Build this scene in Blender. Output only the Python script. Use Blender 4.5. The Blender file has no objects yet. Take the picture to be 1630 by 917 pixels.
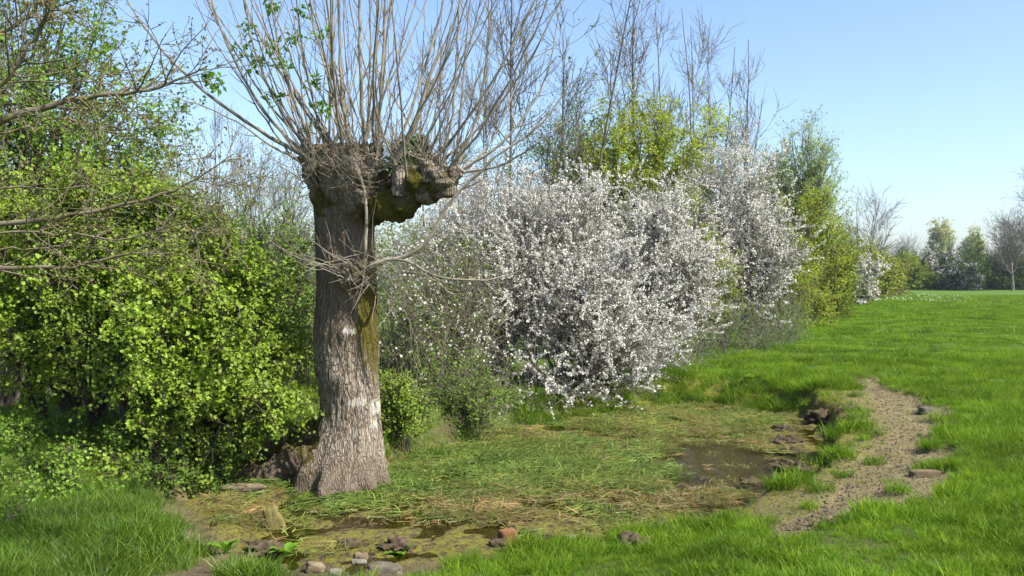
import bpy, math, random
import numpy as np

# ------------------------------------------------------------------ camera, sky, sun, exposure
scene = bpy.context.scene
C = scene.collection
F, HOR, CX, EYE = 1400.0, 442.0, 815.0, 1.6      # focal length in photo pixels, horizon row, centre column, eye height
cam = bpy.data.cameras.new('camera'); cam.sensor_width = 36.0
cam.lens = F / 1630 * 36.0
cam.shift_y = -(458.5 - HOR) / 1630
cam.clip_start = 0.05; cam.clip_end = 6000
camo = bpy.data.objects.new('camera', cam); C.objects.link(camo)
camo.location = (0, 0, EYE); camo.rotation_euler = (math.radians(90), 0, 0)
scene.camera = camo

SUN_AZ, SUN_EL = math.radians(122), math.radians(47)      # azimuth clockwise from +Y (view direction)
world = bpy.data.worlds.new('World'); scene.world = world; world.use_nodes = True
wn = world.node_tree.nodes; wl = world.node_tree.links
sky = wn.new('ShaderNodeTexSky'); sky.sky_type = 'NISHITA'; sky.sun_disc = False
sky.sun_elevation = SUN_EL; sky.sun_rotation = SUN_AZ
sky.air_density = 1.0; sky.dust_density = 1.5; sky.ozone_density = 3.4; sky.altitude = 50
bgn = wn['Background']; bgn.inputs['Strength'].default_value = 0.12
wl.new(sky.outputs[0], bgn.inputs[0])
sl = bpy.data.lights.new('sun', 'SUN'); sl.energy = 4.8; sl.angle = math.radians(0.53); sl.color = (1.0, 0.95, 0.86)
so = bpy.data.objects.new('sun', sl); C.objects.link(so)
from mathutils import Vector
sund = Vector((math.sin(SUN_AZ) * math.cos(SUN_EL), math.cos(SUN_AZ) * math.cos(SUN_EL), math.sin(SUN_EL)))
so.rotation_euler = sund.to_track_quat('Z', 'Y').to_euler(); so.location = (30, -10, 40)
vs = scene.view_settings
vs.view_transform = 'Standard'; vs.look = 'None'; vs.gamma = 1; vs.exposure = 1.14; vs.use_curve_mapping = False
cy = scene.cycles
cy.max_bounces = 5; cy.diffuse_bounces = 2; cy.glossy_bounces = 2; cy.transmission_bounces = 3; cy.volume_bounces = 0
cy.transparent_max_bounces = 8; cy.caustics_reflective = False; cy.caustics_refractive = False
cy.use_denoising = True; cy.sample_clamp_indirect = 4

# ------------------------------------------------------------------ helpers
def W(px, py, d):
    return np.array([(px - CX) / F * d, d, EYE - (py - HOR) / F * d])
def G(px, py, z=0.0):
    return W(px, py, F * (EYE - z) / (py - HOR))
def rng_(s): return np.random.default_rng(s)
def unit(v): return v / np.maximum(np.linalg.norm(v, axis=-1, keepdims=True), 1e-9)
def sstep(a, b, x):
    t = np.clip((x - a) / (b - a), 0, 1); return t * t * (3 - 2 * t)
def _h(ix, iy, iz, seed):
    n = (ix.astype(np.int64) * 374761393 + iy.astype(np.int64) * 668265263 + iz.astype(np.int64) * 2147483647 // 7 + seed * 974634777) & 0xFFFFFFFF
    n = ((n ^ (n >> 13)) * 1274126177) & 0xFFFFFFFF
    n = ((n ^ (n >> 16)) * 2246822519) & 0xFFFFFFFF
    return ((n ^ (n >> 15)) & 0xFFFFFF) / float(0xFFFFFF)
def noise3(x, y, z, seed=0):
    x, y, z = np.broadcast_arrays(np.asarray(x, float), y, z)
    ix, iy, iz = np.floor(x), np.floor(y), np.floor(z)
    fx, fy, fz = x - ix, y - iy, z - iz
    fx, fy, fz = [f * f * (3 - 2 * f) for f in (fx, fy, fz)]
    r = 0
    for a in (0, 1):
        for b in (0, 1):
            for c in (0, 1):
                w = (fx if a else 1 - fx) * (fy if b else 1 - fy) * (fz if c else 1 - fz)
                r = r + w * _h(ix + a, iy + b, iz + c, seed)
    return r * 2 - 1
def fbm(x, y, z=0.0, f=1.0, o=4, seed=0):
    r, a, t = 0, 1.0, 0
    for i in range(o):
        r = r + a * noise3(np.asarray(x) * f, np.asarray(y) * f, np.asarray(z) * f + 0.37 * i, seed + i); t += a; a *= 0.5; f *= 2.03
    return r / t
def catmull(pts, n):
    p = np.asarray(pts, float); m = len(p)
    pp = np.vstack([2 * p[0] - p[1], p, 2 * p[-1] - p[-2]])
    u = np.linspace(0, m - 1 - 1e-6, n); i = u.astype(int); t = (u - i)[:, None]
    a, b, c, d = pp[i], pp[i + 1], pp[i + 2], pp[i + 3]
    return 0.5 * (2 * b + (c - a) * t + (2 * a - 5 * b + 4 * c - d) * t ** 2 + (3 * b - a - 3 * c + d) * t ** 3)

class MB:
    """collects vertices and faces as arrays and links them as one mesh"""
    def __init__(s): s.v = []; s.f = []; s.n = 0; s.m = []
    def add(s, v, f, mat=0):
        v = np.asarray(v, np.float32).reshape(-1, 3); f = np.asarray(f, np.int64)
        s.v.append(v); s.f.append(f + s.n); s.m.append(np.full(len(f), mat, np.int32)); s.n += len(v); return s
    def mesh(s, name, mats, smooth=True):
        me = bpy.data.meshes.new(name)
        v = np.concatenate(s.v); me.vertices.add(len(v)); me.vertices.foreach_set('co', v.ravel())
        loops = np.concatenate([f.ravel() for f in s.f]).astype(np.int32)
        sizes = np.concatenate([np.full(len(f), f.shape[1], np.int32) for f in s.f])
        me.loops.add(len(loops)); me.loops.foreach_set('vertex_index', loops)
        me.polygons.add(len(sizes))
        st = np.zeros(len(sizes), np.int32); st[1:] = np.cumsum(sizes)[:-1]
        me.polygons.foreach_set('loop_start', st)
        me.polygons.foreach_set('material_index', np.concatenate(s.m))
        me.polygons.foreach_set('use_smooth', np.full(len(sizes), smooth))
        for m in (mats if isinstance(mats, (list, tuple)) else [mats]): me.materials.append(m)
        me.update(calc_edges=True)
        return me
    def build(s, name, mats, parent=None, smooth=True, kind=None, origin=None):
        if origin is not None: s.v = [v - np.asarray(origin, np.float32) for v in s.v]
        o = bpy.data.objects.new(name, s.mesh(name, mats, smooth)); C.objects.link(o)
        if origin is not None: o.location = origin
        if parent is not None:
            o.parent = parent; o.matrix_parent_inverse.identity()
            if origin is None: o.location = -Vector(parent.location)
        if kind: o['kind'] = kind
        return o
def tag(o, label, cat, group=None):
    o['label'] = label; o['category'] = cat
    if group: o['group'] = group
    return o
def thing(name, loc, label, cat, group=None):
    o = bpy.data.objects.new(name, None); C.objects.link(o); o.location = [float(a) for a in loc]
    o.empty_display_size = 0.1
    return tag(o, label, cat, group)

def tubes(mb, P, R, S=4, mat=0, cap=False):
    P = np.asarray(P, float); R = np.asarray(R, float)
    if P.ndim == 2: P = P[None]; R = R[None]
    N, K, _ = P.shape
    T = np.empty_like(P); T[:, 1:-1] = P[:, 2:] - P[:, :-2]; T[:, 0] = P[:, 1] - P[:, 0]; T[:, -1] = P[:, -1] - P[:, -2]
    T = unit(T)
    ref = np.where(np.abs(T[:, :1, 2:3]) > 0.8, np.array([1., 0.15, 0]), np.array([0.1, 0.1, 1.]))
    U = unit(np.cross(T, ref)); V = np.cross(T, U)
    a = np.arange(S) / S * 2 * math.pi
    ring = P[:, :, None] + R[:, :, None, None] * (np.cos(a)[None, None, :, None] * U[:, :, None] + np.sin(a)[None, None, :, None] * V[:, :, None])
    idx = np.arange(N * K * S).reshape(N, K, S)
    q = np.stack([idx[:, :-1], np.roll(idx[:, :-1], -1, 2), np.roll(idx[:, 1:], -1, 2), idx[:, 1:]], -1).reshape(-1, 4)
    mb.add(ring.reshape(-1, 3), q, mat)
    if cap:
        mb.add(ring[:, -1].reshape(-1, 3), np.arange(N * S).reshape(N, S), cap if isinstance(cap, int) and cap > 1 else mat)
    return mb
def grow(r, S, D, L, K, wig, up, upv=(0, 0, 1)):
    N = len(S); P = np.empty((N, K, 3)); P[:, 0] = S; d = unit(D); st = (np.asarray(L) / (K - 1))[:, None]; upv = np.asarray(upv, float)
    for k in range(1, K):
        P[:, k] = P[:, k - 1] + d * st
        d = unit(d + r.normal(0, wig, (N, 3)) + up * upv)
    return P
def along(P, i, t):
    K = P.shape[1]; u = np.clip(t, 0, 0.9999) * (K - 1); k = u.astype(int); w = (u - k)[:, None]
    a, b = P[i, k], P[i, k + 1]
    return a * (1 - w) + b * w, unit(b - a), k, w[:, 0]
def spawn(r, P, R, n, t0, t1, ang, angsd, up=0.0):
    """n children on random members of P: start, direction, parent radius, parent index, t"""
    N = len(P); L = np.linalg.norm(P[:, 1:] - P[:, :-1], axis=2).sum(1)
    i = r.choice(N, n, p=L / L.sum()); t = r.uniform(t0, t1, n)
    S, T, k, w = along(P, i, t)
    rad = R[i, k] * (1 - w) + R[i, k + 1] * w
    side = unit(np.cross(T, r.normal(0, 1, (n, 3))))
    a = np.radians(r.normal(ang, angsd, n))[:, None]
    D = unit(np.cos(a) * T + np.sin(a) * side + up * np.array([0, 0, 1.]))
    return S, D, rad, i, t
def taper(n, K, r0, r1, p=1.0):
    t = np.linspace(0, 1, K) ** p
    r0 = np.broadcast_to(np.asarray(r0, float), (n,))[:, None]; r1 = np.broadcast_to(np.asarray(r1, float), (n,))[:, None]
    return r0 * (1 - t) + r1 * t
def leaves(mb, r, P, N, T, size, wid=0.36, fold=0.12, mat=0):
    n = len(P); size = np.broadcast_to(np.asarray(size, float), (n,))[:, None]
    T = unit(T - N * (T * N).sum(1, keepdims=True)); Sd = np.cross(N, T)
    v = np.stack([P, P + T * size * .5 + Sd * size * wid - N * size * fold * -1, P + T * size, P + T * size * .5 - Sd * size * wid + N * size * fold], 1)
    mb.add(v.reshape(-1, 3), np.arange(n * 4).reshape(n, 4), mat)
def discs(mb, r, P, N, size, k=5, mat=0):
    """small k-petal flower faces"""
    n = len(P); N = unit(N); T = unit(np.cross(N, r.normal(0, 1, (n, 3)))); B = np.cross(N, T)
    a = np.arange(k) / k * 2 * math.pi; size = np.broadcast_to(np.asarray(size, float), (n,))
    v = P[:, None] + size[:, None, None] * .5 * (np.cos(a)[None, :, None] * T[:, None] + np.sin(a)[None, :, None] * B[:, None])
    mb.add(v.reshape(-1, 3), np.arange(n * k).reshape(n, k), mat)

# ------------------------------------------------------------------ materials
def newmat(name):
    m = bpy.data.materials.new(name); m.use_nodes = True; nt = m.node_tree; nt.nodes.clear()
    out = nt.nodes.new('ShaderNodeOutputMaterial'); return m, nt, out
def nd(nt, typ, **kw):
    n = nt.nodes.new(typ)
    for k, v in kw.items():
        if k.startswith('i_'): n.inputs[k[2:].replace('_', ' ')].default_value = v
        else: setattr(n, k, v)
    return n
def ramp(nt, fac, stops):
    n = nt.nodes.new('ShaderNodeValToRGB'); cr = n.color_ramp
    while len(cr.elements) < len(stops): cr.elements.new(0.5)
    for e, (p, c) in zip(cr.elements, stops): e.position = p; e.color = (*c, 1)
    nt.links.new(fac, n.inputs[0]); return n.outputs[0]
def mixc(nt, fac, a, b, mode='MIX'):
    n = nt.nodes.new('ShaderNodeMix'); n.data_type = 'RGBA'; n.blend_type = mode
    for s, v in ((0, fac), (6, a), (7, b)):
        if hasattr(v, 'links'): nt.links.new(v, n.inputs[s])
        elif s == 0: n.inputs[0].default_value = v
        else: n.inputs[s].default_value = (*v, 1)
    return n.outputs[2]
def texn(nt, vec, scale, detail=4, rough=0.55, typ='ShaderNodeTexNoise'):
    n = nt.nodes.new(typ); n.inputs['Scale'].default_value = scale
    if 'Detail' in n.inputs: n.inputs['Detail'].default_value = detail
    if 'Roughness' in n.inputs: n.inputs['Roughness'].default_value = rough
    if vec is not None: nt.links.new(vec, n.inputs['Vector'])
    return n.outputs[0]
def leafmat(name, cols, trans=0.4, gloss=0.06, rough=0.4, tcol=(1.15, 1.1, .5), patch=0.35, pscale=1.2, inst=False):
    m, nt, out = newmat(name); L = nt.links
    geo = nd(nt, 'ShaderNodeNewGeometry')
    c = ramp(nt, geo.outputs['Random Per Island'], [(i / (len(cols) - 1), k) for i, k in enumerate(cols)])
    nz = texn(nt, geo.outputs['Position'], pscale, 3)
    pr = ramp(nt, nz, [(0.32, (1 - patch,) * 3), (0.68, (1 + patch * .6,) * 3)])
    c = mixc(nt, 1.0, c, pr, 'MULTIPLY')
    if inst:
        oi = nd(nt, 'ShaderNodeObjectInfo')
        c = mixc(nt, 1.0, c, ramp(nt, oi.outputs['Random'], [(0, (.58, .68, .62)), (.5, (1, 1, 1)), (.85, (1.25, 1.12, .95)), (1, (1.6, 1.3, 1.2))]), 'MULTIPLY')
    d = nd(nt, 'ShaderNodeBsdfDiffuse'); L.new(c, d.inputs[0])
    t = nd(nt, 'ShaderNodeBsdfTranslucent'); L.new(mixc(nt, 1.0, c, tcol, 'MULTIPLY'), t.inputs[0])
    mx = nd(nt, 'ShaderNodeMixShader'); mx.inputs[0].default_value = trans
    L.new(d.outputs[0], mx.inputs[1]); L.new(t.outputs[0], mx.inputs[2])
    g = nd(nt, 'ShaderNodeBsdfGlossy'); g.inputs['Roughness'].default_value = rough; g.inputs[0].default_value = (.8, .85, .8, 1)
    m2 = nd(nt, 'ShaderNodeMixShader'); m2.inputs[0].default_value = gloss
    L.new(mx.outputs[0], m2.inputs[1]); L.new(g.outputs[0], m2.inputs[2]); L.new(m2.outputs[0], out.inputs[0])
    return m
def barkmat(name, cols, scale=(1, 1, .25), fs=18, bump=0.5, moss=None, mossamt=0.5, lich=None):
    m, nt, out = newmat(name); L = nt.links
    geo = nd(nt, 'ShaderNodeNewGeometry')
    mp = nd(nt, 'ShaderNodeMapping'); mp.inputs['Scale'].default_value = scale; L.new(geo.outputs['Position'], mp.inputs[0])
    n1 = texn(nt, mp.outputs[0], fs, 6, .65); n2 = texn(nt, geo.outputs['Position'], 2.3, 4)
    c = ramp(nt, n1, [(0.3, cols[0]), (0.52, cols[1]), (0.72, cols[2])])
    c = mixc(nt, 1.0, c, ramp(nt, n2, [(.3, (.75, .75, .75)), (.7, (1.2, 1.2, 1.2))]), 'MULTIPLY')
    if moss:
        n3 = texn(nt, geo.outputs['Position'], 6, 4)
        f = ramp(nt, n3, [(1 - mossamt - .1, (0, 0, 0)), (1 - mossamt + .1, (1, 1, 1))])
        c = mixc(nt, f, c, moss)
    bs = nd(nt, 'ShaderNodeBsdfDiffuse'); L.new(c, bs.inputs[0]); bs.inputs[1].default_value = .6
    b = nd(nt, 'ShaderNodeBump'); b.inputs['Strength'].default_value = bump; b.inputs['Distance'].default_value = .02
    L.new(n1, b.inputs['Height']); L.new(b.outputs[0], bs.inputs['Normal']); L.new(bs.outputs[0], out.inputs[0])
    return m

M = {}
M['hawthorn_leaf'] = leafmat('hawthorn_leaf', [(.15, .24, .02), (.23, .34, .028), (.31, .41, .045)], .5, .02, .5)
M['tree_leaf'] = leafmat('tree_leaf', [(.09, .18, .02), (.145, .25, .024), (.20, .31, .035)], .48, .015, .5)
M['dark_leaf'] = leafmat('dark_leaf', [(.025, .06, .012), (.045, .10, .016), (.07, .14, .022)], .35, .06)
M['lime_leaf'] = leafmat('lime_leaf', [(.215, .275, .032), (.275, .345, .042), (.34, .41, .065)], .52, .01, .5)
M['bright_leaf'] = leafmat('bright_leaf', [(.09, .20, .012), (.14, .28, .02), (.18, .33, .03)], .45, .03, .5)
M['willow_leaf'] = leafmat('willow_leaf', [(.24, .33, .13), (.29, .385, .16), (.34, .44, .19)], .5, .0, .5)
M['ivy_leaf'] = leafmat('ivy_leaf', [(.03, .10, .015), (.05, .14, .02), (.08, .18, .03)], .3, .05, .4)
M['blossom'] = leafmat('blossom', [(.54, .515, .46), (.66, .64, .585), (.75, .73, .69)], .38, .0, tcol=(1, 1, .95), patch=.08)
M['far_blossom'] = leafmat('far_blossom', [(.46, .42, .40), (.56, .52, .49), (.64, .60, .57)], .35, .0, tcol=(1, 1, .95), patch=.1)
M['poplar_leaf'] = leafmat('poplar_leaf', [(.30, .33, .13), (.35, .38, .15), (.39, .42, .18)], .45, .0, pscale=.2)
M['far_leaf'] = leafmat('far_leaf', [(.05, .09, .02), (.07, .125, .025), (.10, .16, .03)], .4, .0, pscale=.25)
M['far_green'] = leafmat('far_green', [(.17, .24, .03), (.205, .285, .038), (.25, .33, .05)], .48, .0, pscale=.25)
M['bud'] = leafmat('bud', [(.15, .11, .065), (.21, .17, .085), (.23, .23, .08)], .3, .01)
M['scrub_leaf'] = leafmat('scrub_leaf', [(.12, .15, .03), (.16, .20, .035), (.20, .23, .05)], .45, .01)
M['shoot_bark'] = barkmat('shoot_bark', [(.13, .11, .085), (.26, .225, .17), (.37, .33, .26)], (1, 1, .6), 9, .2)
M['twig_bark'] = barkmat('twig_bark', [(.09, .075, .055), (.16, .135, .10), (.23, .20, .155)], (1, 1, .6), 6, .1)
M['grey_twig'] = barkmat('grey_twig', [(.12, .105, .09), (.20, .18, .155), (.28, .255, .225)], (1, 1, .6), 4, .1)
M['dark_twig'] = barkmat('dark_twig', [(.045, .035, .028), (.08, .065, .05), (.12, .10, .08)], (1, 1, .6), 5, .1)
M['brown_twig'] = barkmat('brown_twig', [(.11, .075, .045), (.18, .13, .08), (.25, .19, .125)], (1, 1, .6), 5, .1)
M['mossy_bark'] = barkmat('mossy_bark', [(.10, .085, .06), (.18, .155, .115), (.26, .23, .17)], (1, 1, 1), 12, .3, moss=(.13, .125, .04), mossamt=.47)
M['dark_bark'] = barkmat('dark_bark', [(.03, .024, .018), (.06, .048, .036), (.10, .08, .06)], (1, 1, .3), 14, .5)
M['cut_wood'] = barkmat('cut_wood', [(.13, .105, .08), (.20, .17, .13), (.28, .24, .19)], (1, 1, 1), 14, .2)
GRASSC = [(.092, .18, .011), (.13, .24, .016), (.18, .30, .028)]
M['grass'] = leafmat('grass', GRASSC, .42, .008, .5, patch=.42, pscale=.7, inst=True)
M['long_grass'] = leafmat('long_grass', [(.065, .135, .012), (.095, .18, .015), (.14, .225, .022)], .42, .02, .5, patch=.3, inst=True)
M['mat_grass'] = leafmat('mat_grass', [(.085, .145, .024), (.125, .19, .036), (.18, .25, .06)], .25, .03, .45, patch=.3, pscale=2.5, inst=True)
M['dead_grass'] = leafmat('dead_grass', [(.15, .105, .05), (.22, .165, .08), (.30, .24, .13)], .2, .01, .5, patch=.3, inst=True)
M['olive_grass'] = leafmat('olive_grass', [(.12, .13, .03), (.17, .18, .045), (.22, .21, .07)], .25, .02, .5, patch=.3, inst=True)

# pollard bark with furrows, pale bare patches and moss from vertex masks
def trunkmat():
    m, nt, out = newmat('pollard_bark'); L = nt.links
    geo = nd(nt, 'ShaderNodeNewGeometry')
    mp = nd(nt, 'ShaderNodeMapping'); mp.inputs['Scale'].default_value = (1, 1, .16); L.new(geo.outputs['Position'], mp.inputs[0])
    nz = texn(nt, geo.outputs['Position'], 7, 4)
    wr = nd(nt, 'ShaderNodeVectorMath', operation='MULTIPLY_ADD'); L.new(mp.outputs[0], wr.inputs[0])
    nzc = nt.nodes.new('ShaderNodeTexNoise'); nzc.inputs['Scale'].default_value = 9; L.new(geo.outputs['Position'], nzc.inputs['Vector'])
    wr2 = nd(nt, 'ShaderNodeVectorMath', operation='SCALE'); wr2.inputs['Scale'].default_value = .05; L.new(nzc.outputs['Color'], wr2.inputs[0])
    ad = nd(nt, 'ShaderNodeVectorMath', operation='ADD'); L.new(mp.outputs[0], ad.inputs[0]); L.new(wr2.outputs[0], ad.inputs[1])
    vo = nd(nt, 'ShaderNodeTexVoronoi', feature='DISTANCE_TO_EDGE'); vo.inputs['Scale'].default_value = 46; L.new(ad.outputs[0], vo.inputs['Vector'])
    ridge = ramp(nt, vo.outputs['Distance'], [(0.0, (0, 0, 0)), (.22, (1, 1, 1))])
    fine = texn(nt, geo.outputs['Position'], 60, 5, .7)
    c = mixc(nt, ridge, (.13, .105, .08), (.34, .295, .235))
    c = mixc(nt, 1.0, c, ramp(nt, fine, [(.25, (.62, .6, .58)), (.7, (1.25, 1.25, 1.25))]), 'MULTIPLY')
    c = mixc(nt, 1.0, c, ramp(nt, nz, [(.3, (.72, .70, .66)), (.7, (1.15, 1.15, 1.15))]), 'MULTIPLY')
    am = nd(nt, 'ShaderNodeAttribute', attribute_name='moss'); ab = nd(nt, 'ShaderNodeAttribute', attribute_name='bare'); earth_shade_at = nd(nt, 'ShaderNodeAttribute', attribute_name='earth')
    c = mixc(nt, earth_shade_at.outputs['Fac'], c, mixc(nt, fine, (.07, .05, .035), (.17, .13, .09)))  # dark brown over the bark: earth low down, painted shade higher up
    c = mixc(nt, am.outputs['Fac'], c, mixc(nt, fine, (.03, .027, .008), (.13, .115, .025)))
    c = mixc(nt, ab.outputs['Fac'], c, mixc(nt, fine, (.30, .27, .22), (.52, .48, .41)))
    bs = nd(nt, 'ShaderNodeBsdfDiffuse'); bs.inputs[1].default_value = .7; L.new(c, bs.inputs[0])
    h = nd(nt, 'ShaderNodeMath', operation='MULTIPLY_ADD'); h.inputs[1].default_value = .35
    L.new(fine, h.inputs[0]); L.new(ridge, h.inputs[2])
    b = nd(nt, 'ShaderNodeBump'); b.inputs['Strength'].default_value = .8; b.inputs['Distance'].default_value = .014
    L.new(h.outputs[0], b.inputs['Height']); L.new(b.outputs[0], bs.inputs['Normal']); L.new(bs.outputs[0], out.inputs[0])
    return m
M['trunk'] = trunkmat()

def groundmat():
    m, nt, out = newmat('ground'); L = nt.links
    geo = nd(nt, 'ShaderNodeNewGeometry'); pos = geo.outputs['Position']
    at = {k: nd(nt, 'ShaderNodeAttribute', attribute_name=k).outputs['Fac'] for k in ('soil', 'mud', 'algae', 'far')}
    nb = texn(nt, pos, .35, 4); nm = texn(nt, pos, 5, 6, .65); nf = texn(nt, pos, 40, 5, .7); ng = texn(nt, pos, 14, 5, .65)
    under = mixc(nt, nm, (.05, .075, .014), (.10, .13, .025))
    far = mixc(nt, nb, (.064, .122, .009), (.086, .152, .013))
    far = mixc(nt, 1.0, far, ramp(nt, nm, [(.3, (.8, .8, .8)), (.7, (1.15, 1.15, 1.15))]), 'MULTIPLY')
    c = mixc(nt, at['far'], under, far)
    soil = ramp(nt, nf, [(.28, (.085, .066, .036)), (.5, (.20, .16, .088)), (.72, (.33, .275, .165))])
    soil = mixc(nt, 1.0, soil, ramp(nt, nm, [(.3, (.7, .68, .62)), (.7, (1.15, 1.15, 1.15))]), 'MULTIPLY')
    c = mixc(nt, at['soil'], c, soil)
    mud = ramp(nt, ng, [(.3, (.055, .04, .024)), (.55, (.115, .085, .05)), (.75, (.19, .15, .09))])
    c = mixc(nt, at['mud'], c, mud)
    alg = ramp(nt, nf, [(.3, (.09, .085, .016)), (.55, (.19, .175, .028)), (.75, (.27, .25, .05))])
    fa = nd(nt, 'ShaderNodeMath', operation='MULTIPLY'); L.new(at['algae'], fa.inputs[0])
    L.new(ramp(nt, ng, [(.40, (0, 0, 0)), (.56, (1, 1, 1))]), fa.inputs[1])
    c = mixc(nt, fa.outputs[0], c, alg)
    bs = nd(nt, 'ShaderNodeBsdfPrincipled'); L.new(c, bs.inputs['Base Color']); bs.inputs['Roughness'].default_value = .9
    bs.inputs['Specular IOR Level'].default_value = .15
    h = nd(nt, 'ShaderNodeMath', operation='ADD'); L.new(nf, h.inputs[0]); L.new(nm, h.inputs[1])
    b = nd(nt, 'ShaderNodeBump'); b.inputs['Strength'].default_value = 1.0; b.inputs['Distance'].default_value = .035
    L.new(h.outputs[0], b.inputs['Height']); L.new(b.outputs[0], bs.inputs['Normal']); L.new(bs.outputs[0], out.inputs[0])
    return m
M['ground'] = groundmat()
def watermat():
    m, nt, out = newmat('pond_water'); L = nt.links
    geo = nd(nt, 'ShaderNodeNewGeometry')
    t = nd(nt, 'ShaderNodeBsdfTransparent'); t.inputs[0].default_value = (.50, .47, .28, 1)
    g = nd(nt, 'ShaderNodeBsdfGlossy'); g.inputs['Roughness'].default_value = .06; g.inputs[0].default_value = (.9, .9, .9, 1)
    fr = nd(nt, 'ShaderNodeFresnel'); fr.inputs[0].default_value = 1.33
    b = nd(nt, 'ShaderNodeBump'); b.inputs['Strength'].default_value = .12; b.inputs['Distance'].default_value = .02
    L.new(texn(nt, geo.outputs['Position'], 14, 3), b.inputs['Height']); L.new(b.outputs[0], fr.inputs['Normal']); L.new(b.outputs[0], g.inputs['Normal'])
    mx = nd(nt, 'ShaderNodeMixShader'); L.new(fr.outputs[0], mx.inputs[0]); L.new(t.outputs[0], mx.inputs[1]); L.new(g.outputs[0], mx.inputs[2])
    L.new(mx.outputs[0], out.inputs[0]); return m
M['water'] = watermat()
def stonemat(name, a, b, sc=14):
    return barkmat(name, [a, tuple((x + y) / 2 for x, y in zip(a, b)), b], (1, 1, 1), sc, .6)
M['grey_stone'] = stonemat('grey_stone', (.085, .075, .06), (.22, .195, .16))
M['pale_stone'] = stonemat('pale_stone', (.10, .09, .07), (.26, .235, .20))
M['tan_stone'] = stonemat('tan_stone', (.085, .065, .04), (.22, .17, .11))
M['brick'] = stonemat('brick', (.12, .055, .03), (.24, .12, .065), 30)
M['clod'] = stonemat('clod', (.035, .027, .018), (.13, .10, .065), 26)
M['wet_stone'] = stonemat('wet_stone', (.08, .07, .055), (.19, .165, .13), 16)
M['stump'] = barkmat('stump', [(.07, .055, .02), (.15, .13, .05), (.24, .21, .10)], (1, 1, .2), 26, .6)

# ------------------------------------------------------------------ terrain
WZ = -0.40
pond_px = [(300, 785), (340, 850), (420, 893), (560, 902), (700, 893), (860, 878), (1010, 850), (1130, 815), (1220, 775), (1262, 735), (1275, 700),
           (1262, 672), (1200, 655), (1120, 645), (1030, 650), (930, 664), (830, 685), (740, 705), (660, 728), (615, 748), (560, 758), (490, 762), (420, 772), (350, 772)]
pp = np.array([G(a, b, WZ)[:2] for a, b in pond_px]); pp = np.vstack([pp, pp[:1]])
POND = catmull(pp, 97)[:-1]
def sd_poly(x, y, poly):
    """signed distance, positive inside"""
    d2 = np.full(x.shape, 1e9); ins = np.zeros(x.shape, bool)
    for (ax, ay), (bx, by) in zip(poly, np.roll(poly, -1, 0)):
        ex, ey = bx - ax, by - ay; wx, wy = x - ax, y - ay
        t = np.clip((wx * ex + wy * ey) / (ex * ex + ey * ey + 1e-12), 0, 1)
        d2 = np.minimum(d2, (wx - t * ex) ** 2 + (wy - t * ey) ** 2)
        c = ((ay > y) != (by > y)) & (x < (bx - ax) * (y - ay) / (by - ay + 1e-12) + ax); ins ^= c
    return np.sqrt(d2) * np.where(ins, 1, -1)
path_px = [(1378, 597, .12), (1395, 618, .30), (1418, 650, .50), (1428, 690, .50), (1415, 735, .52), (1378, 785, .42), (1325, 818, .30), (1260, 840, .14)]
PATH = np.array([[*G(a, b, -.04)[:2], h] for a, b, h in path_px]); PATH = catmull(PATH, 60)
OPEN = [(G(1160, 742, WZ), .62, 1.25, 1.0), (G(1105, 770, WZ), .38, .45, 1.0), (G(700, 868, WZ), 1.6, .55, .3), (G(520, 872, WZ), .6, .5, .3)]
def region(x, y):
    """pond signed distance, soil amount, openness of the water"""
    near = (x > -9) & (x < 10) & (y > 1) & (y < 20)
    sd = np.full(x.shape, -9.0); soil = np.zeros(x.shape)
    if near.any():
        xs, ys = x[near], y[near]
        sd[near] = sd_poly(xs, ys, POND) + .10 * fbm(xs, ys, 0, 2.2, 3, 11)
        best = np.full(xs.shape, -9.0)
        for cx, cy_, h in PATH: best = np.maximum(best, h - np.hypot(xs - cx, ys - cy_))
        s = sstep(-.10, .14, best - .04 + .50 * fbm(xs, ys, 0, 3.4, 4, 21))
        # trodden patchy slope between path and water, and the bare patch low on the left
        right = sstep(.9, 1.8, xs) * sstep(-1.5, -.5, sd[near]) * (sd[near] < .3) * sstep(13.6, 12.2, ys)
        s = np.maximum(s, right * sstep(-.25, .15, fbm(xs, ys, 0, 2.6, 4, 31)) * .95)
        lp = 1 - np.hypot((xs - G(285, 897, -.12)[0]) / .5, (ys - G(285, 897, -.12)[1]) / .32)
        s = np.maximum(s, sstep(-.1, .35, lp + .3 * fbm(xs, ys, 0, 4, 3, 41)) * .9)
        left = np.maximum(sstep(-1.7, -2.0, xs) * sstep(-.45, -.15, sd[near]), 1.6 * sstep(-.3, -.75, xs) * sstep(-2.25, -1.85, xs) * sstep(7.2, 6.6, ys) * sstep(-1.7, -1.2, sd[near]))
        s = np.maximum(s, left * sstep(-.35, .15, fbm(xs, ys, 0, 3, 4, 51)))
        soil[near] = s
    op = np.full(x.shape, -1.0)
    for c, a, b, w in OPEN: op = np.maximum(op, 1 - np.hypot((x - c[0]) / a, (y - c[1]) / b))
    return sd, soil, op
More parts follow.
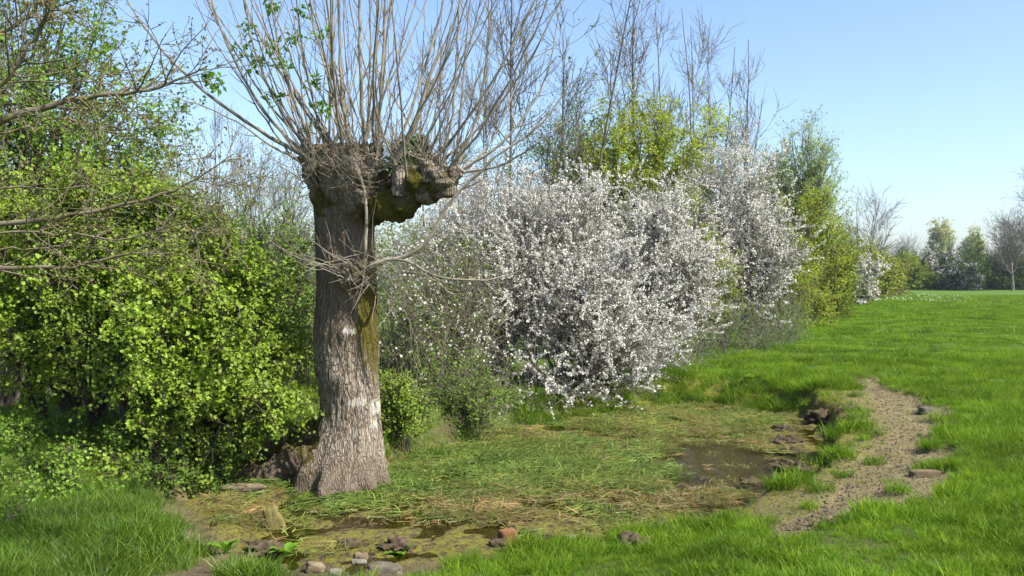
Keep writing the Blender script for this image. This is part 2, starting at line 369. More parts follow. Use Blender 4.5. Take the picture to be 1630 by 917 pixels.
def terrain(x, y):
    x = np.asarray(x, float); y = np.asarray(y, float)
    sd, soil, op = region(x, y)
    nearw = sstep(60, 14, np.hypot(x, y))
    z = .035 * fbm(x, y, 0, .8, 3, 1) * nearw + .034 * fbm(x, y, 0, 3.5, 3, 2) * sstep(22, 12, np.hypot(x, y))
    z = z + .10 * sstep(-1.8, -2.6, x) * sstep(7.4, 8.6, y) * sstep(30, 14, y)                    # bank on the left under the hawthorn
    z = z - .29 * np.exp(-((x + .85) / 1.75) ** 4) * sstep(8.2, 6.6, y) * sstep(3.6, 5.4, y)          # lower lip of the pond, near left
    z = z - .12 * sstep(-1.9, -2.4, x) * sstep(7.9, 6.9, y) * sstep(3.5, 5, y)
    z = z - .07 * soil * (x > .5)
    bank = np.where(x < -.6, np.where(y > 7.6, .38, .75), np.where(y > 11, .75, 1.0 + .8 * sstep(.2, 1.2, x) * sstep(10, 8, y)))
    k = sstep(-1, 0, sd / bank)
    rz = sstep(1.3, 2.2, x) * sstep(13.6, 12.6, y); tt = sd + .22 * fbm(x, y, 0, 2.2, 3, 9)
    k = k * (1 - rz) + rz * (.35 * sstep(-1, 0, sd / bank) + .65 * sstep(-.52, -.36, tt))
    bed = WZ - .012 + .04 * fbm(x, y, 0, 3.2, 4, 5) - .035 * sstep(-.1, .4, 1 - np.hypot((x - OPEN[0][0][0]) / .95, (y - OPEN[0][0][1]) / 1.75)) + .012 * sstep(7.6, 6.9, y) + .11 * sstep(-1.75, -2.6, x + .2 * fbm(x, y, 0, 2, 2, 8)) * sstep(8.6, 8.0, y)
    rough = .07 * fbm(x, y, 0, 5.5, 4, 6) * sstep(.45, -.05, np.abs(sd + .15)) + .03 * soil * fbm(x, y, 0, 6.5, 3, 7)
    z = z * (1 - k) + bed * k + rough
    return z
xs = np.concatenate([-np.geomspace(1800, 6.0, 42)[:-1], np.arange(-6.0, 7.0, .058), np.geomspace(7.0, 1800, 42)])
ys = np.concatenate([[-300, -60, -15, -4, 0, 2, 3, 3.5], np.arange(3.8, 15.5, .058), np.geomspace(15.5, 2600, 75)])
X, Y = np.meshgrid(xs, ys); Z = terrain(X, Y)
nx, ny = len(xs), len(ys); idx = np.arange(nx * ny).reshape(ny, nx)
mb = MB(); mb.add(np.stack([X, Y, Z], -1), np.stack([idx[:-1, :-1], idx[:-1, 1:], idx[1:, 1:], idx[1:, :-1]], -1).reshape(-1, 4))
ground = mb.build('ground', M['ground']); ground['kind'] = 'structure'
SD, SO, OP = region(X, Y)
def fattr(o, name, a):
    at = o.data.attributes.new(name, 'FLOAT', 'POINT'); at.data.foreach_set('value', np.ascontiguousarray(a, np.float32).ravel())
fattr(ground, 'soil', SO)
fattr(ground, 'mud', np.maximum(sstep(-.30, .0, SD + .45 * sstep(1.4, 2.2, X) * sstep(13, 12, Y) + .16 * fbm(X, Y, 0, 5, 3, 61)), SO * sstep(-.2, -.6, X) * (SD > -2.5) * np.where(X < -2.35, .55, .8)))
fattr(ground, 'algae', np.clip(sstep(-1.5, -.4, SD) * sstep(.2, 1.4, X) * .95 + sstep(-.2, .05, SD), 0, 1))
fattr(ground, 'far', sstep(8, 26, np.hypot(X, Y)))
lo, hi = POND.min(0) - .3, POND.max(0) + .3
mb = MB(); gx, gy = np.meshgrid(np.linspace(lo[0], hi[0], 20), np.linspace(lo[1], hi[1], 20)); ii = np.arange(400).reshape(20, 20)
mb.add(np.stack([gx, gy, gx * 0 + WZ], -1), np.stack([ii[:-1, :-1], ii[:-1, 1:], ii[1:, 1:], ii[1:, :-1]], -1).reshape(-1, 4))
wat = mb.build('pond_water', M['water']); wat['kind'] = 'structure'

# ------------------------------------------------------------------ grass as scattered stuff
def blade_clump(seed, n, h, spread, lean, wid, mat, seg=3, hsd=.25, droop=.9):
    r = rng_(seed); mb = MB()
    a = r.uniform(0, 2 * math.pi, n); rad = spread * np.sqrt(r.uniform(0, 1, n))
    S = np.stack([rad * np.cos(a), rad * np.sin(a), np.full(n, -.02)], 1)
    az = r.uniform(0, 2 * math.pi, n); le = np.abs(r.normal(lean, lean * .5, n))
    D = np.stack([np.sin(le) * np.cos(az), np.sin(le) * np.sin(az), np.cos(le)], 1)
    L = h * np.clip(r.normal(1, hsd, n), .35, 1.7)
    P = np.empty((n, seg + 1, 3)); P[:, 0] = S; d = D.copy(); out = np.stack([np.cos(az), np.sin(az), 0 * az - .45], 1)
    dr = r.uniform(.1, droop, n)[:, None]
    for k in range(1, seg + 1):
        P[:, k] = P[:, k - 1] + d * (L / seg)[:, None]; d = unit(d + out * dr * .55)
    ta = r.uniform(0, math.pi, n); side = np.stack([np.cos(ta), np.sin(ta), 0 * ta], 1)
    w = wid * r.uniform(.7, 1.3, n)[:, None]
    t = np.linspace(0, 1, seg + 1)[:-1]; ww = (1 - t ** 1.6 * .75)
    Lv = P[:, :-1] + side[:, None] * (w * ww)[:, :, None] * .5; Rv = P[:, :-1] - side[:, None] * (w * ww)[:, :, None] * .5
    V = np.concatenate([Lv, Rv, P[:, -1:]], 1); m = 2 * seg + 1; b = np.arange(n)[:, None] * m
    for k in range(seg - 1):
        mb.add(V.reshape(-1, 3) if k == 0 else np.zeros((0, 3)), np.zeros((0, 4), int))
    q = np.concatenate([np.stack([b[:, 0] + k, b[:, 0] + seg + k, b[:, 0] + seg + k + 1, b[:, 0] + k + 1], 1) for k in range(seg - 1)])
    tr = np.stack([b[:, 0] + seg - 1, b[:, 0] + 2 * seg - 1, b[:, 0] + 2 * seg], 1)
    mb = MB(); mb.add(V.reshape(-1, 3), q); mb.f.append(tr); mb.m.append(np.zeros(len(tr), np.int32))
    return mb.mesh('blade_clump', mat, True)
def scatter(name, pts, rotz, scl, meshes, pick, label=None, tilt=None, parent=None):
    """one stuff object: clump meshes set on points by geometry nodes"""
    col = bpy.data.collections.new(name + '_source')
    for i, me in enumerate(meshes):
        o = bpy.data.objects.new('%s_clump_%02d' % (name, i), me); col.objects.link(o)
    me = bpy.data.meshes.new(name); me.vertices.add(len(pts)); me.vertices.foreach_set('co', np.ascontiguousarray(pts, np.float32).ravel())
    rot = np.zeros((len(pts), 3), np.float32); rot[:, 2] = rotz
    if tilt is not None: rot[:, :2] = tilt
    me.attributes.new('rot', 'FLOAT_VECTOR', 'POINT').data.foreach_set('vector', rot.ravel())
    scl = np.asarray(scl, np.float32)
    if scl.ndim == 1: scl = np.repeat(scl[:, None], 3, 1)
    me.attributes.new('scl', 'FLOAT_VECTOR', 'POINT').data.foreach_set('vector', np.ascontiguousarray(scl).ravel())
    me.attributes.new('pick', 'INT', 'POINT').data.foreach_set('value', np.asarray(pick, np.int32))
    for m in {x.materials[0].name: x.materials[0] for x in meshes}.values(): me.materials.append(m)
    o = bpy.data.objects.new(name, me); C.objects.link(o)
    ng = bpy.data.node_groups.new(name, 'GeometryNodeTree')
    ng.interface.new_socket('Geometry', in_out='INPUT', socket_type='NodeSocketGeometry'); ng.interface.new_socket('Geometry', in_out='OUTPUT', socket_type='NodeSocketGeometry')
    gi = ng.nodes.new('NodeGroupInput'); go = ng.nodes.new('NodeGroupOutput'); L = ng.links
    ci = ng.nodes.new('GeometryNodeCollectionInfo'); ci.inputs[0].default_value = col; ci.inputs[1].default_value = True; ci.inputs[2].default_value = True
    ip = ng.nodes.new('GeometryNodeInstanceOnPoints'); ip.inputs['Pick Instance'].default_value = True
    def na(nm, t):
        n = ng.nodes.new('GeometryNodeInputNamedAttribute'); n.data_type = t; n.inputs[0].default_value = nm; return n.outputs[0]
    L.new(gi.outputs[0], ip.inputs['Points']); L.new(ci.outputs[0], ip.inputs['Instance'])
    L.new(na('rot', 'FLOAT_VECTOR'), ip.inputs['Rotation']); L.new(na('scl', 'FLOAT_VECTOR'), ip.inputs['Scale']); L.new(na('pick', 'INT'), ip.inputs['Instance Index'])
    L.new(ip.outputs[0], go.inputs[0])
    md = o.modifiers.new('scatter', 'NODES'); md.node_group = ng
    o['kind'] = 'stuff'
    if label: o['label'] = label[0]; o['category'] = label[1]
    if parent: o.parent = parent
    return o
def on_ground(x, y, dz=0.0): return np.stack([x, y, terrain(x, y) + dz], 1)
r = rng_(5)
short = [blade_clump(100 + i, 54, .078, .085, .42, .0048, M['grass']) for i in range(7)]
tall = [blade_clump(120 + i, 54, .125, .08, .4, .005, M['grass']) for i in range(5)]
longg = [blade_clump(140 + i, 54, .135, .09, .42, .0048, M['long_grass']) for i in range(5)]
wide = [blade_clump(160 + i, 64, .10, .22, .4, .011, M['grass'], seg=2) for i in range(5)]
def hedge_x(y):   # line of the hedge foot: the field lies to its right
    return np.interp(y, [0, 8, 11, 14, 18, 25, 35, 55, 80, 130], [-9, -4.5, -1, 1.6, 4.2, 6.6, 12.6, 21, 33, 50])
def inview(x, y, pad=.5): return (np.abs(x) < y * .60 + pad)
# near field grass
n = 42000; y = 3.6 + 14.4 * r.uniform(0, 1, n) ** 1.0; x = r.uniform(-1, 1, n) * (y * .60 + .5)
keepd = np.clip(7.0 / y, .35, 1.0) ** .6
sd, soil, op = region(x, y)
patch = fbm(x, y, 0, 1.3, 3, 71)
g = (1 - sstep(.1, .6, soil)) * sstep(-.02, -.14, sd + .07 * fbm(x, y, 0, 5, 2, 72))
g = np.maximum(g, .22 * sstep(-.15, .3, fbm(x, y, 0, 4.5, 2, 79)) * (sd < -.5) * (x > 0)); g = g * (1 - .93 * sstep(1.4, 2.0, x) * sstep(13, 12, y) * sstep(-.6, -.4, sd + .2 * fbm(x, y, 0, 3, 2, 77)))
g = g * np.where(x < hedge_x(y) - .2, .35, 1) * (1 - sstep(.9, 1.8, x) * sstep(-1.3, -.6, sd) * sstep(12.6, 11.4, y) * sstep(.25, -.1, fbm(x, y, 0, 2.8, 3, 76)) * .95)
g = np.where((x < -1.95) & (y < 8.2), g * np.clip(.75 + 1.2 * fbm(x, y, 0, 2.5, 3, 75), .25, 1), g)
ok = r.uniform(0, 1, n) < g * keepd
x, y, soil, sd, patch = x[ok], y[ok], soil[ok], sd[ok], patch[ok]
edge = sstep(-1.3, -.15, sd)          # ranker grass on the pond bank
leftb = (x < -.9) & (y < 8.2)
h = .68 + .6 * patch + .5 * fbm(x, y, 0, 3.6, 2, 73) + .35 * edge * (x > 0) + r.normal(0, .13, len(x)) + .55 * np.clip(1 - np.abs(soil - .10) * 7, 0, 1) * (x > 2.2)
h = np.where((soil > .4), h * .45, h)
h = np.clip(h * .86, .22, 1.4) * np.clip(1 + (y - 7) * .022, 1, 1.3)
kind = np.where(r.uniform(0, 1, len(x)) < np.where(edge > .3, .45, .25), r.integers(7, 12, len(x)), r.integers(0, 7, len(x)))
sel = ~leftb
scatter('meadow_grass', on_ground(x[sel], y[sel]), r.uniform(0, 6.28, sel.sum()), np.stack([h[sel] * 1.1, h[sel] * 1.1, h[sel]], 1), short + tall, kind[sel],
        ('short lush green meadow grass covering the field and the pond bank', 'grass'))
x2, y2 = x[leftb], y[leftb]; h2 = np.clip(.6 + .6 * patch[leftb] + .4 * fbm(x2, y2, 0, 3.5, 2, 74) + r.normal(0, .15, leftb.sum()), .3, 1.4) * sstep(-.1, -.6, sd[leftb] - .1) + .25
scatter('bank_grass', on_ground(x2, y2), r.uniform(0, 6.28, len(x2)), h2, longg, r.integers(0, 5, len(x2)),
        ('long soft green grass on the bank below the hawthorn', 'grass'))
# further field
n = 26000; y = 16 + 62 * r.uniform(0, 1, n) ** 1.25; x = r.uniform(-1, 1, n) * (y * .6 + 1); k = x > hedge_x(y) - .4; x, y = x[k], y[k]
s_ = np.clip(.8 + .35 * fbm(x, y, 0, .5, 3, 81) + r.normal(0, .12, len(x)), .4, 1.5) * np.clip(y / 26, .8, 2.4)
scatter('far_meadow_grass', on_ground(x, y), r.uniform(0, 6.28, len(x)), np.stack([s_ * 1.3, s_ * 1.3, np.minimum(s_, 1.5) * .9], 1), wide, r.integers(0, 5, len(x)),
        ('fine bright green grass of the far meadow', 'grass'))
n = 350; y = 9 + 40 * r.uniform(0, 1, n) ** 1.5; x = r.uniform(-.2, 1, n) * (y * .6 + .5); sd, soil, op = region(x, y); k = (x > hedge_x(y)) & (soil < .05) & (sd < -.5) & (fbm(x, y, 0, .9, 2, 78) > .05); x, y = x[k], y[k]
s_ = r.uniform(.8, 1.5, len(x)) * np.clip(y / 14, .8, 1.8)
scatter('rank_grass', on_ground(x, y), r.uniform(0, 6.28, len(x)), s_, longg, r.integers(0, 5, len(x)), ('darker rank tufts dotted through the meadow', 'grass'))
# combed mats of floating grass on the pond
def lying_clump(seed, n, L0, mat, wid=.008, lift=.05):
    r = rng_(seed); mb = MB()
    S = np.stack([r.uniform(-.12, .12, n), r.uniform(-.10, .10, n), r.uniform(0, .02, n)], 1)
    az = r.normal(0, .75, n); D = np.stack([np.cos(az), np.sin(az), r.uniform(.1, .55, n)], 1)
    P = grow(r, S, D, L0 * r.uniform(.6, 1.3, n), 5, .10, -.16)
    P[:, :, 2] = np.maximum(P[:, :, 2], r.uniform(.003, .03, (n, 1)))
    sd_ = unit(np.cross(P[:, -1] - P[:, 0], np.array([0, 0, 1.]) + r.normal(0, .35, (n, 3))))
    w = wid * r.uniform(.6, 1.3, (n, 1)) * np.array([.7, 1, 1, .8, .15])
    V = np.concatenate([P + sd_[:, None] * w[:, :, None] * .5, P - sd_[:, None] * w[:, :, None] * .5], 1); b = np.arange(n)[:, None] * 10
    q = np.concatenate([np.stack([b[:, 0] + k, b[:, 0] + 5 + k, b[:, 0] + 6 + k, b[:, 0] + 1 + k], 1) for k in range(4)])
    mb.add(V.reshape(-1, 3), q); return mb.mesh('lying_clump', mat, True)
mg = [lying_clump(200 + i, 24, .13, M['mat_grass'], .006) for i in range(5)]
mdd = [lying_clump(210 + i, 18, .12, M['dead_grass'], .0045) for i in range(4)]
mo = [lying_clump(220 + i, 18, .12, M['olive_grass'], .0045) for i in range(4)]
n = 30000; x = r.uniform(lo[0], hi[0], n); y = r.uniform(lo[1], hi[1], n); sd, soil, op = region(x, y)
rowpy = HOR + F * (EYE - WZ) / y; colpx = CX + x / y * F
gn = fbm(x, y, 0, 1.0, 3, 91) + .5 * fbm(x, y, 0, 4, 2, 92)
green = .75 * np.exp(-((rowpy - 748) / 42) ** 2) * sstep(1130, 1020, colpx) + .7 * np.exp(-((rowpy - 790) / 30) ** 2) * sstep(700, 520, colpx) + .05
dead = .38 * np.exp(-((rowpy - 808) / 20) ** 2) * sstep(560, 680, colpx) * sstep(1150, 1050, colpx) + .2
v = r.uniform(0, 1, n)
pg = np.clip(green + .45 * gn, .04, .95)
kindm = np.where(v < pg, 0, np.where(r.uniform(0, 1, n) < np.clip(dead - .3 * gn, .1, .8), 1, 2))
cover = sstep(-.04, .12, sd) * (1 - sstep(-.12, .12, op + .35 * fbm(x, y, 0, 3.5, 3, 93)) * np.where(y < 7.6, .88, .965)) * np.clip(.30 + 1.1 * fbm(x, y, 0, 2.2, 3, 94) + .35 * (kindm == 0), .08, 1)
cover = cover * np.where((x < -1.9) & (y < 8.2), .55, 1); kindm = np.where((x < -1.9) & (y < 8.0) & (r.uniform(0, 1, n) < .7), r.integers(1, 3, n), kindm)
k = r.uniform(0, 1, n) < cover
x, y, kindm, colpx = x[k], y[k], kindm[k], colpx[k]
rz = .35 + .5 * fbm(x, y, 0, .9, 2, 95) + r.normal(0, .5, len(x)) + np.where(kindm == 0, 0, r.normal(0, 1.2, len(x)))
pts = np.stack([x, y, np.maximum(terrain(x, y), WZ) + .004], 1)
pick = np.where(kindm == 0, r.integers(0, 5, len(x)), np.where(kindm == 1, r.integers(5, 9, len(x)), r.integers(9, 13, len(x))))
scatter('floating_grass_mat', pts, rz, np.clip(r.normal(1, .2, len(x)), .5, 1.5), mg + mdd + mo, pick,
        ('flattened green and straw coloured grass matted over the pond', 'pond grass'))

# ------------------------------------------------------------------ air
def haze_box():
    m, nt, out = newmat('haze'); v = nd(nt, 'ShaderNodeVolumePrincipled'); v.inputs['Density'].default_value = .00028; v.inputs['Color'].default_value = (.80, .88, 1.0, 1)
    v.inputs['Anisotropy'].default_value = .3
    nt.links.new(v.outputs[0], out.inputs['Volume'])
    x0, x1, y0, y1, z0, z1 = -2000, 2000, -500, 2900, -2, 26
    V = [(x, y, z) for z in (z0, z1) for y in (y0, y1) for x in (x0, x1)]
    mb = MB(); mb.add(np.array(V), np.array([(0, 2, 3, 1), (4, 5, 7, 6), (0, 1, 5, 4), (2, 6, 7, 3), (0, 4, 6, 2), (1, 3, 7, 5)]))
    o = mb.build('haze', m, smooth=False); o['kind'] = 'stuff'
haze_box()

# ------------------------------------------------------------------ woody plants
def ells_world(es):
    """(px, py, distance, half width px, half height px, half depth m) -> centres and radii in metres"""
    c = np.array([W(e[0], e[1], e[2]) for e in es]); q = np.array([[e[3] / F * e[2], e[5], e[4] / F * e[2]] for e in es])
    return c, q
def in_targets(r, c, q, n, shell=4.0):
    w = (q.prod(1)) ** .75; i = r.choice(len(c), n, p=w / w.sum())
    u = unit(r.normal(0, 1, (n, 3))); rad = r.uniform(0, 1, n) ** (1 / shell)
    return c[i] + u * q[i] * rad[:, None], i, u
def bush(name, label, cat, bases, es, leafmat=None, barkm='twig_bark', seed=1, nl=60, nt=900, nw=4000, nleaf=20000, lsize=.03, lr=.02, tl=.55, wl=.28,
         flower=None, nflower=0, fsize=.03, sep=10, group=None, up=.15, arch=.22, leafname='foliage', outw=.7, wig=.16, tmin=.3, lwid=.36, twr=.0035, shell=4.0, upleaf=.7, zmin=None, spike=0.0, fclump=1.6):
    r = rng_(seed); c, q = ells_world(es); bases = np.asarray(bases, float)
    root = thing(name, bases[0], label, cat, group)
    T, ie, u = in_targets(r, c, q, nl, shell)
    hb = np.linalg.norm(T[:, None, :2] - bases[None, :, :2], axis=2); ib = np.argmin(hb + r.uniform(0, .5, hb.shape), 1)
    B = bases[ib] + r.normal(0, .05, (nl, 3)) * np.array([1, 1, 0]) + np.array([0, 0, -.06])
    dist = np.linalg.norm(T - B, axis=1)[:, None]
    ctl = B + (T - B) * np.array([.35, .35, .62]) + np.array([0, 0, 1.]) * dist * arch * r.uniform(.3, 1.2, (nl, 1)) + r.normal(0, .08, (nl, 3)) * dist
    K = 8; t = np.linspace(0, 1, K)[None, :, None]
    P = (1 - t) ** 2 * B[:, None] + 2 * t * (1 - t) * ctl[:, None] + t ** 2 * T[:, None]
    P[:, 1:-1] += r.normal(0, .012, (nl, K - 2, 3)) * dist[:, :, None]
    R = taper(nl, K, lr * r.uniform(.6, 1.2, nl), lr * .16, .8)
    for j in range(min(sep, nl)):
        mb = MB(); tubes(mb, P[j], R[j], 5); mb.build('stem', M[barkm], root)
    tw = MB()
    if nl > sep: tubes(tw, P[sep:], R[sep:], 4)
    S, D, rad, i, tt = spawn(r, P, R, nt, tmin, 1.0, 45, 16)
    cc = c[ie[i]]; D = unit(D + outw * unit((S - cc) / q[ie[i]] ** 2 + 1e-6) + np.array([0, 0, spike]))
    L2 = tl * r.uniform(.5, 1.25, nt); P2 = grow(r, S, D, L2, 4, wig * 1.3, up * 1.7); R2 = taper(nt, 4, np.minimum(rad * .7, twr * 2.4), twr * .7)
    tubes(tw, P2, R2, 3)
    S, D, rad, i3, tt = spawn(r, P2, R2, nw, .1, 1.0, 42, 15)
    P3 = grow(r, S, D, wl * r.uniform(.4, 1.3, nw), 2, wig, up); R3 = taper(nw, 2, twr, twr * .4)
    tubes(tw, P3, R3, 3)
    if zmin is not None:
        for a in tw.v: a[:, 2] = np.maximum(a[:, 2], zmin)
    o = tw.build('twig_mass', M[barkm], root, kind='stuff')
    def spots(n):
        k = r.integers(0, nw, n); return (*along(P3, k, r.uniform(.05, 1.0, n) ** .8)[:2], cc[i3[k]] if len(cc) else None)
    if nleaf:
        p, tg, ce = spots(nleaf); mb = MB(); sz = lsize * r.uniform(.55, 1.25, nleaf)
        nn = unit(r.normal(0, 1, (nleaf, 3)) * .75 + np.array([0, 0, upleaf * .6]) + .55 * np.array(sund) + .4 * unit(p - ce))
        leaves(mb, r, p + r.normal(0, lsize * .6, (nleaf, 3)), nn, unit(tg + r.normal(0, .8, (nleaf, 3))), sz, lwid)
        if zmin is not None:
            for a in mb.v: a[:, 2] = np.maximum(a[:, 2], zmin)
        mb.build(leafname, M[leafmat], root, kind='stuff', smooth=False)
    if nflower:
        bl = np.clip(r.uniform(-.45, 1.5, nt), 0, 1)[i3] * np.clip(r.uniform(0, 1.5, nw), 0, 1); kk = r.integers(0, nw, nflower * 5); cen = P3[kk, 1]; wv = fbm(cen[:, 0], cen[:, 1], cen[:, 2], fclump, 3, seed + 7)
        kk = kk[r.uniform(0, 1, len(kk)) < np.clip(sstep(-.38, .12, wv), .28, 1) * bl[kk]][:nflower]; nflower = len(kk)
        p, tg, _, _ = along(P3, kk, r.uniform(.05, 1.0, nflower) ** .8); ce = cc[i3[kk]]; mb = MB()
        discs(mb, r, p + r.normal(0, fsize * .38, (nflower, 3)), r.normal(0, 1, (nflower, 3)) + .5 * unit(p - ce) + np.array([0, 0, .3]), fsize * r.uniform(.6, 1.25, nflower), 4)
        mb.build('blossom', M[flower], root, kind='stuff', smooth=False)
    return root
def bare_tree(name, label, cat, base, height, spread, r0, seed, barkm='grey_twig', lean=(0, 0), n1=16, n2=90, n3=420, up=.16, ang=38, t0=.3, sep=16, leafm=None, nleaf=0, lsize=.05, group=None, poles=1, tw=.005, l1=None, twlen=.5, n4=0):
    r = rng_(seed); base = np.asarray(base, float); root = thing(name, base, label, cat, group)
    K = 14; hs = height * np.array([1.0] + [r.uniform(.7, .95) for _ in range(poles - 1)])
    S = np.repeat(base[None], poles, 0) + np.array([[0, 0, -.1]]) + (np.arange(poles)[:, None] > 0) * r.normal(0, spread * .08, (poles, 3)) * np.array([1, 1, 0])
    D = np.stack([lean[0] + r.normal(0, .07 if poles > 1 else .015, poles), lean[1] + r.normal(0, .06 if poles > 1 else .015, poles), np.ones(poles)], 1)
    P = grow(r, S, D, hs * 1.05, K, .022, .03); R = taper(poles, K, r0 * (1 if poles == 1 else .7), tw * .8, .85)
    for j in range(poles):
        mb = MB(); tubes(mb, P[j], R[j], 8); mb.build('trunk', M[barkm], root)
    S, D, rad, i, t = spawn(r, P, R, n1, t0, .93, ang, 9)
    L1 = (l1 or spread) * (1.15 - t) * r.uniform(.7, 1.25, n1)
    P1 = grow(r, S, D, L1, 10, .07, up); R1 = taper(n1, 10, np.maximum(rad * .55, tw), tw * .6, .8)
    for j in range(min(sep, n1)):
        mb = MB(); tubes(mb, P1[j], R1[j], 5); mb.build('limb', M[barkm], root)
    mb = MB()
    if n1 > sep: tubes(mb, P1[sep:], R1[sep:], 4)
    PA = np.concatenate([P1]); S, D, rad, i, t = spawn(r, P1, R1, n2, .2, .97, 36, 10)
    P2 = grow(r, S, D, twlen * 1.6 * r.uniform(.5, 1.2, n2), 5, .1, up * 1.3); R2 = taper(n2, 5, np.minimum(rad * .7, tw * 1.5), tw * .5); tubes(mb, P2, R2, 3)
    S, D, rad, i, t = spawn(r, P2, R2, n3, .15, .98, 36, 12)
    P3 = grow(r, S, D, twlen * r.uniform(.4, 1.2, n3), 3, .1, up * 1.3); R3 = taper(n3, 3, tw * .7, tw * .35); tubes(mb, P3, R3, 3)
    if n4:
        S, D, rad, i, t = spawn(r, P3, R3, n4, .15, .98, 36, 12)
        P4 = grow(r, S, D, twlen * .6 * r.uniform(.4, 1.2, n4), 2, .09, up); tubes(mb, P4, taper(n4, 2, tw * .6, tw * .35), 3)
    mb.build('twig_mass', M[barkm], root, kind='stuff')
    if nleaf:
        k = r.integers(0, n3, nleaf); p, tg, _, _ = along(P3, k, r.uniform(.1, 1, nleaf)); mb = MB()
        leaves(mb, r, p + r.normal(0, lsize * .5, (nleaf, 3)), unit(r.normal(0, 1, (nleaf, 3)) + np.array([0, 0, .6])), unit(tg + r.normal(0, .7, (nleaf, 3))), lsize * r.uniform(.6, 1.3, nleaf), .3)
        mb.build('crown', M[leafm], root, kind='stuff', smooth=False)
    return root
def gz(px, d, z=None):
    p = W(px, HOR, d); p[2] = float(terrain(np.array([p[0]]), np.array([p[1]]))[0]); return p

# ---- the pollard
PD = 8.4; SC = PD / F
pol = thing('pollard_tree', gz(547, PD), 'thick grey pollarded tree with a fan of bare shoots standing at the pond edge', 'tree')
edges = np.array([(800, 484, 611), (785, 458, 622), (770, 460, 620), (740, 474, 616), (700, 494, 612), (660, 506, 609), (620, 505, 607), (580, 497, 606), (540, 495, 607), (500, 498, 607),
                  (460, 501, 605), (420, 501, 600), (380, 499, 598), (340, 497, 600), (300, 492, 606), (275, 484, 607), (255, 480, 603), (240, 486, 596)], float)
nv, nth = 210, 170
py = np.linspace(800, 240, nv); lft = np.interp(-py, -edges[:, 0], edges[:, 1]); rgt = np.interp(-py, -edges[:, 0], edges[:, 2])
ker = np.ones(13) / 13
sm = lambda a: np.convolve(np.pad(a, 6, mode='edge'), ker, mode='valid')
lft, rgt = sm(lft), sm(rgt)
cxp = (lft + rgt) / 2; rad = (rgt - lft) / 2 * SC * .935
th = np.arange(nth) / nth * 2 * math.pi
PY, TH = np.meshgrid(py, th, indexing='ij'); RAD = np.repeat(rad[:, None], nth, 1)
zz = EYE - (PY - HOR) * SC
ux, uy = np.sin(TH), -np.cos(TH)          # TH = 0 faces the camera, + to the right
hx, hz = ux * .3, zz
low = sstep(690, 790, PY)
RAD = RAD * (1 + low * (.10 * np.cos(7 * TH + .6) + .07 * np.cos(11 * TH + 2)) + .075 * fbm(ux * 1.6, uy * 1.6, zz * 1.6, 1, 4, 301) + sstep(330, 250, PY) * .10 * fbm(ux * 2.4, uy * 2.4, zz * 2, 1, 3, 302))
def bumpat(px, pyc, sx, sy, amp):      # a swelling where the photo shows one on the front face
    global RAD
    i = np.argmin(abs(py - pyc)); t0 = math.asin(np.clip((px - cxp[i]) * SC / rad[i], -.97, .97))
    dth = (TH - t0 + math.pi) % (2 * math.pi) - math.pi
    g = np.exp(-((dth * rad[i] / SC) / sx) ** 2 - ((PY - pyc) / sy) ** 2); RAD = RAD + amp * g; return g
for b in [(566, 440, 26, 22, .085), (575, 318, 20, 24, .06), (545, 600, 22, 16, .035), (560, 525, 20, 14, .03), (552, 470, 18, 30, .03), (575, 640, 22, 26, .02), (548, 265, 22, 24, .07),
          (590, 270, 16, 20, .05), (508, 262, 16, 18, .05), (500, 735, 16, 24, .05), (530, 760, 12, 20, .04), (560, 765, 12, 18, .04), (590, 760, 12, 18, .04)]: bumpat(*b)
# bark furrows as relief
fur = noise3(TH * 15 + 1.5 * noise3(ux * 3, uy * 3, zz * 3, 311), zz * 5.5, 0 * zz, 312); fur = 1 - np.abs(fur) * 2
RAD = RAD - .016 * np.clip(fur, 0, 1) ** 2 + .007 * fbm(ux * 8, uy * 8, zz * 9, 1, 3, 313)
Xv = (cxp[:, None] - CX) * SC + RAD * ux; Yv = PD + RAD * uy * .96
Zv = zz + sstep(262, 240, PY) * .05 * fbm(ux * 3, uy * 3, 0, 1, 3, 314)
mb = MB(); ii = np.arange(nv * nth).reshape(nv, nth)
mb.add(np.stack([Xv, Yv, Zv], -1), np.stack([ii[:-1], np.roll(ii[:-1], -1, 1), np.roll(ii[1:], -1, 1), ii[1:]], -1).reshape(-1, 4))
# ragged crown of the head: rings closing inwards
rg = []
for k, s in enumerate((.93, .8, .6, .38, .15, .01)):
    cx0 = (cxp[-1] - CX) * SC
    rx = cx0 + (Xv[-1] - cx0) * s; ry = PD + (Yv[-1] - PD) * s
    rg.append(np.stack([rx, ry, Zv[-1].mean() + .07 * (1 - s) + .09 * fbm(rx * 6, ry * 6, 0, 1, 3, 315) * (1 - s * .4)], -1))
rg = np.array([np.stack([Xv[-1], Yv[-1], Zv[-1]], -1)] + rg); jj = np.arange(rg.shape[0] * nth).reshape(-1, nth)
mb.add(rg, np.stack([jj[:-1], np.roll(jj[:-1], -1, 1), np.roll(jj[1:], -1, 1), jj[1:]], -1).reshape(-1, 4))
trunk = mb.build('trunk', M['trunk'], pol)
PXv = cxp[:, None] + RAD * ux / SC; front = uy < .2
def blob(px, pyc, sx, sy, sharp=.35, nzs=9): return sstep(-sharp, sharp, 1 - np.hypot((PXv - px) / sx, (PY - pyc) / sy) + 1.0 * fbm(ux * 5, uy * 5, zz * 9, 2.2, 3, 321)) * front
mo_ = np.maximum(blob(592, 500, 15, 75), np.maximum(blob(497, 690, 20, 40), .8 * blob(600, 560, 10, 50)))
mo_ = np.maximum(mo_, .75 * sstep(330, 270, PY) * sstep(-.05, .4, fbm(ux * 2, uy * 2, zz * 3, 1, 3, 322)))
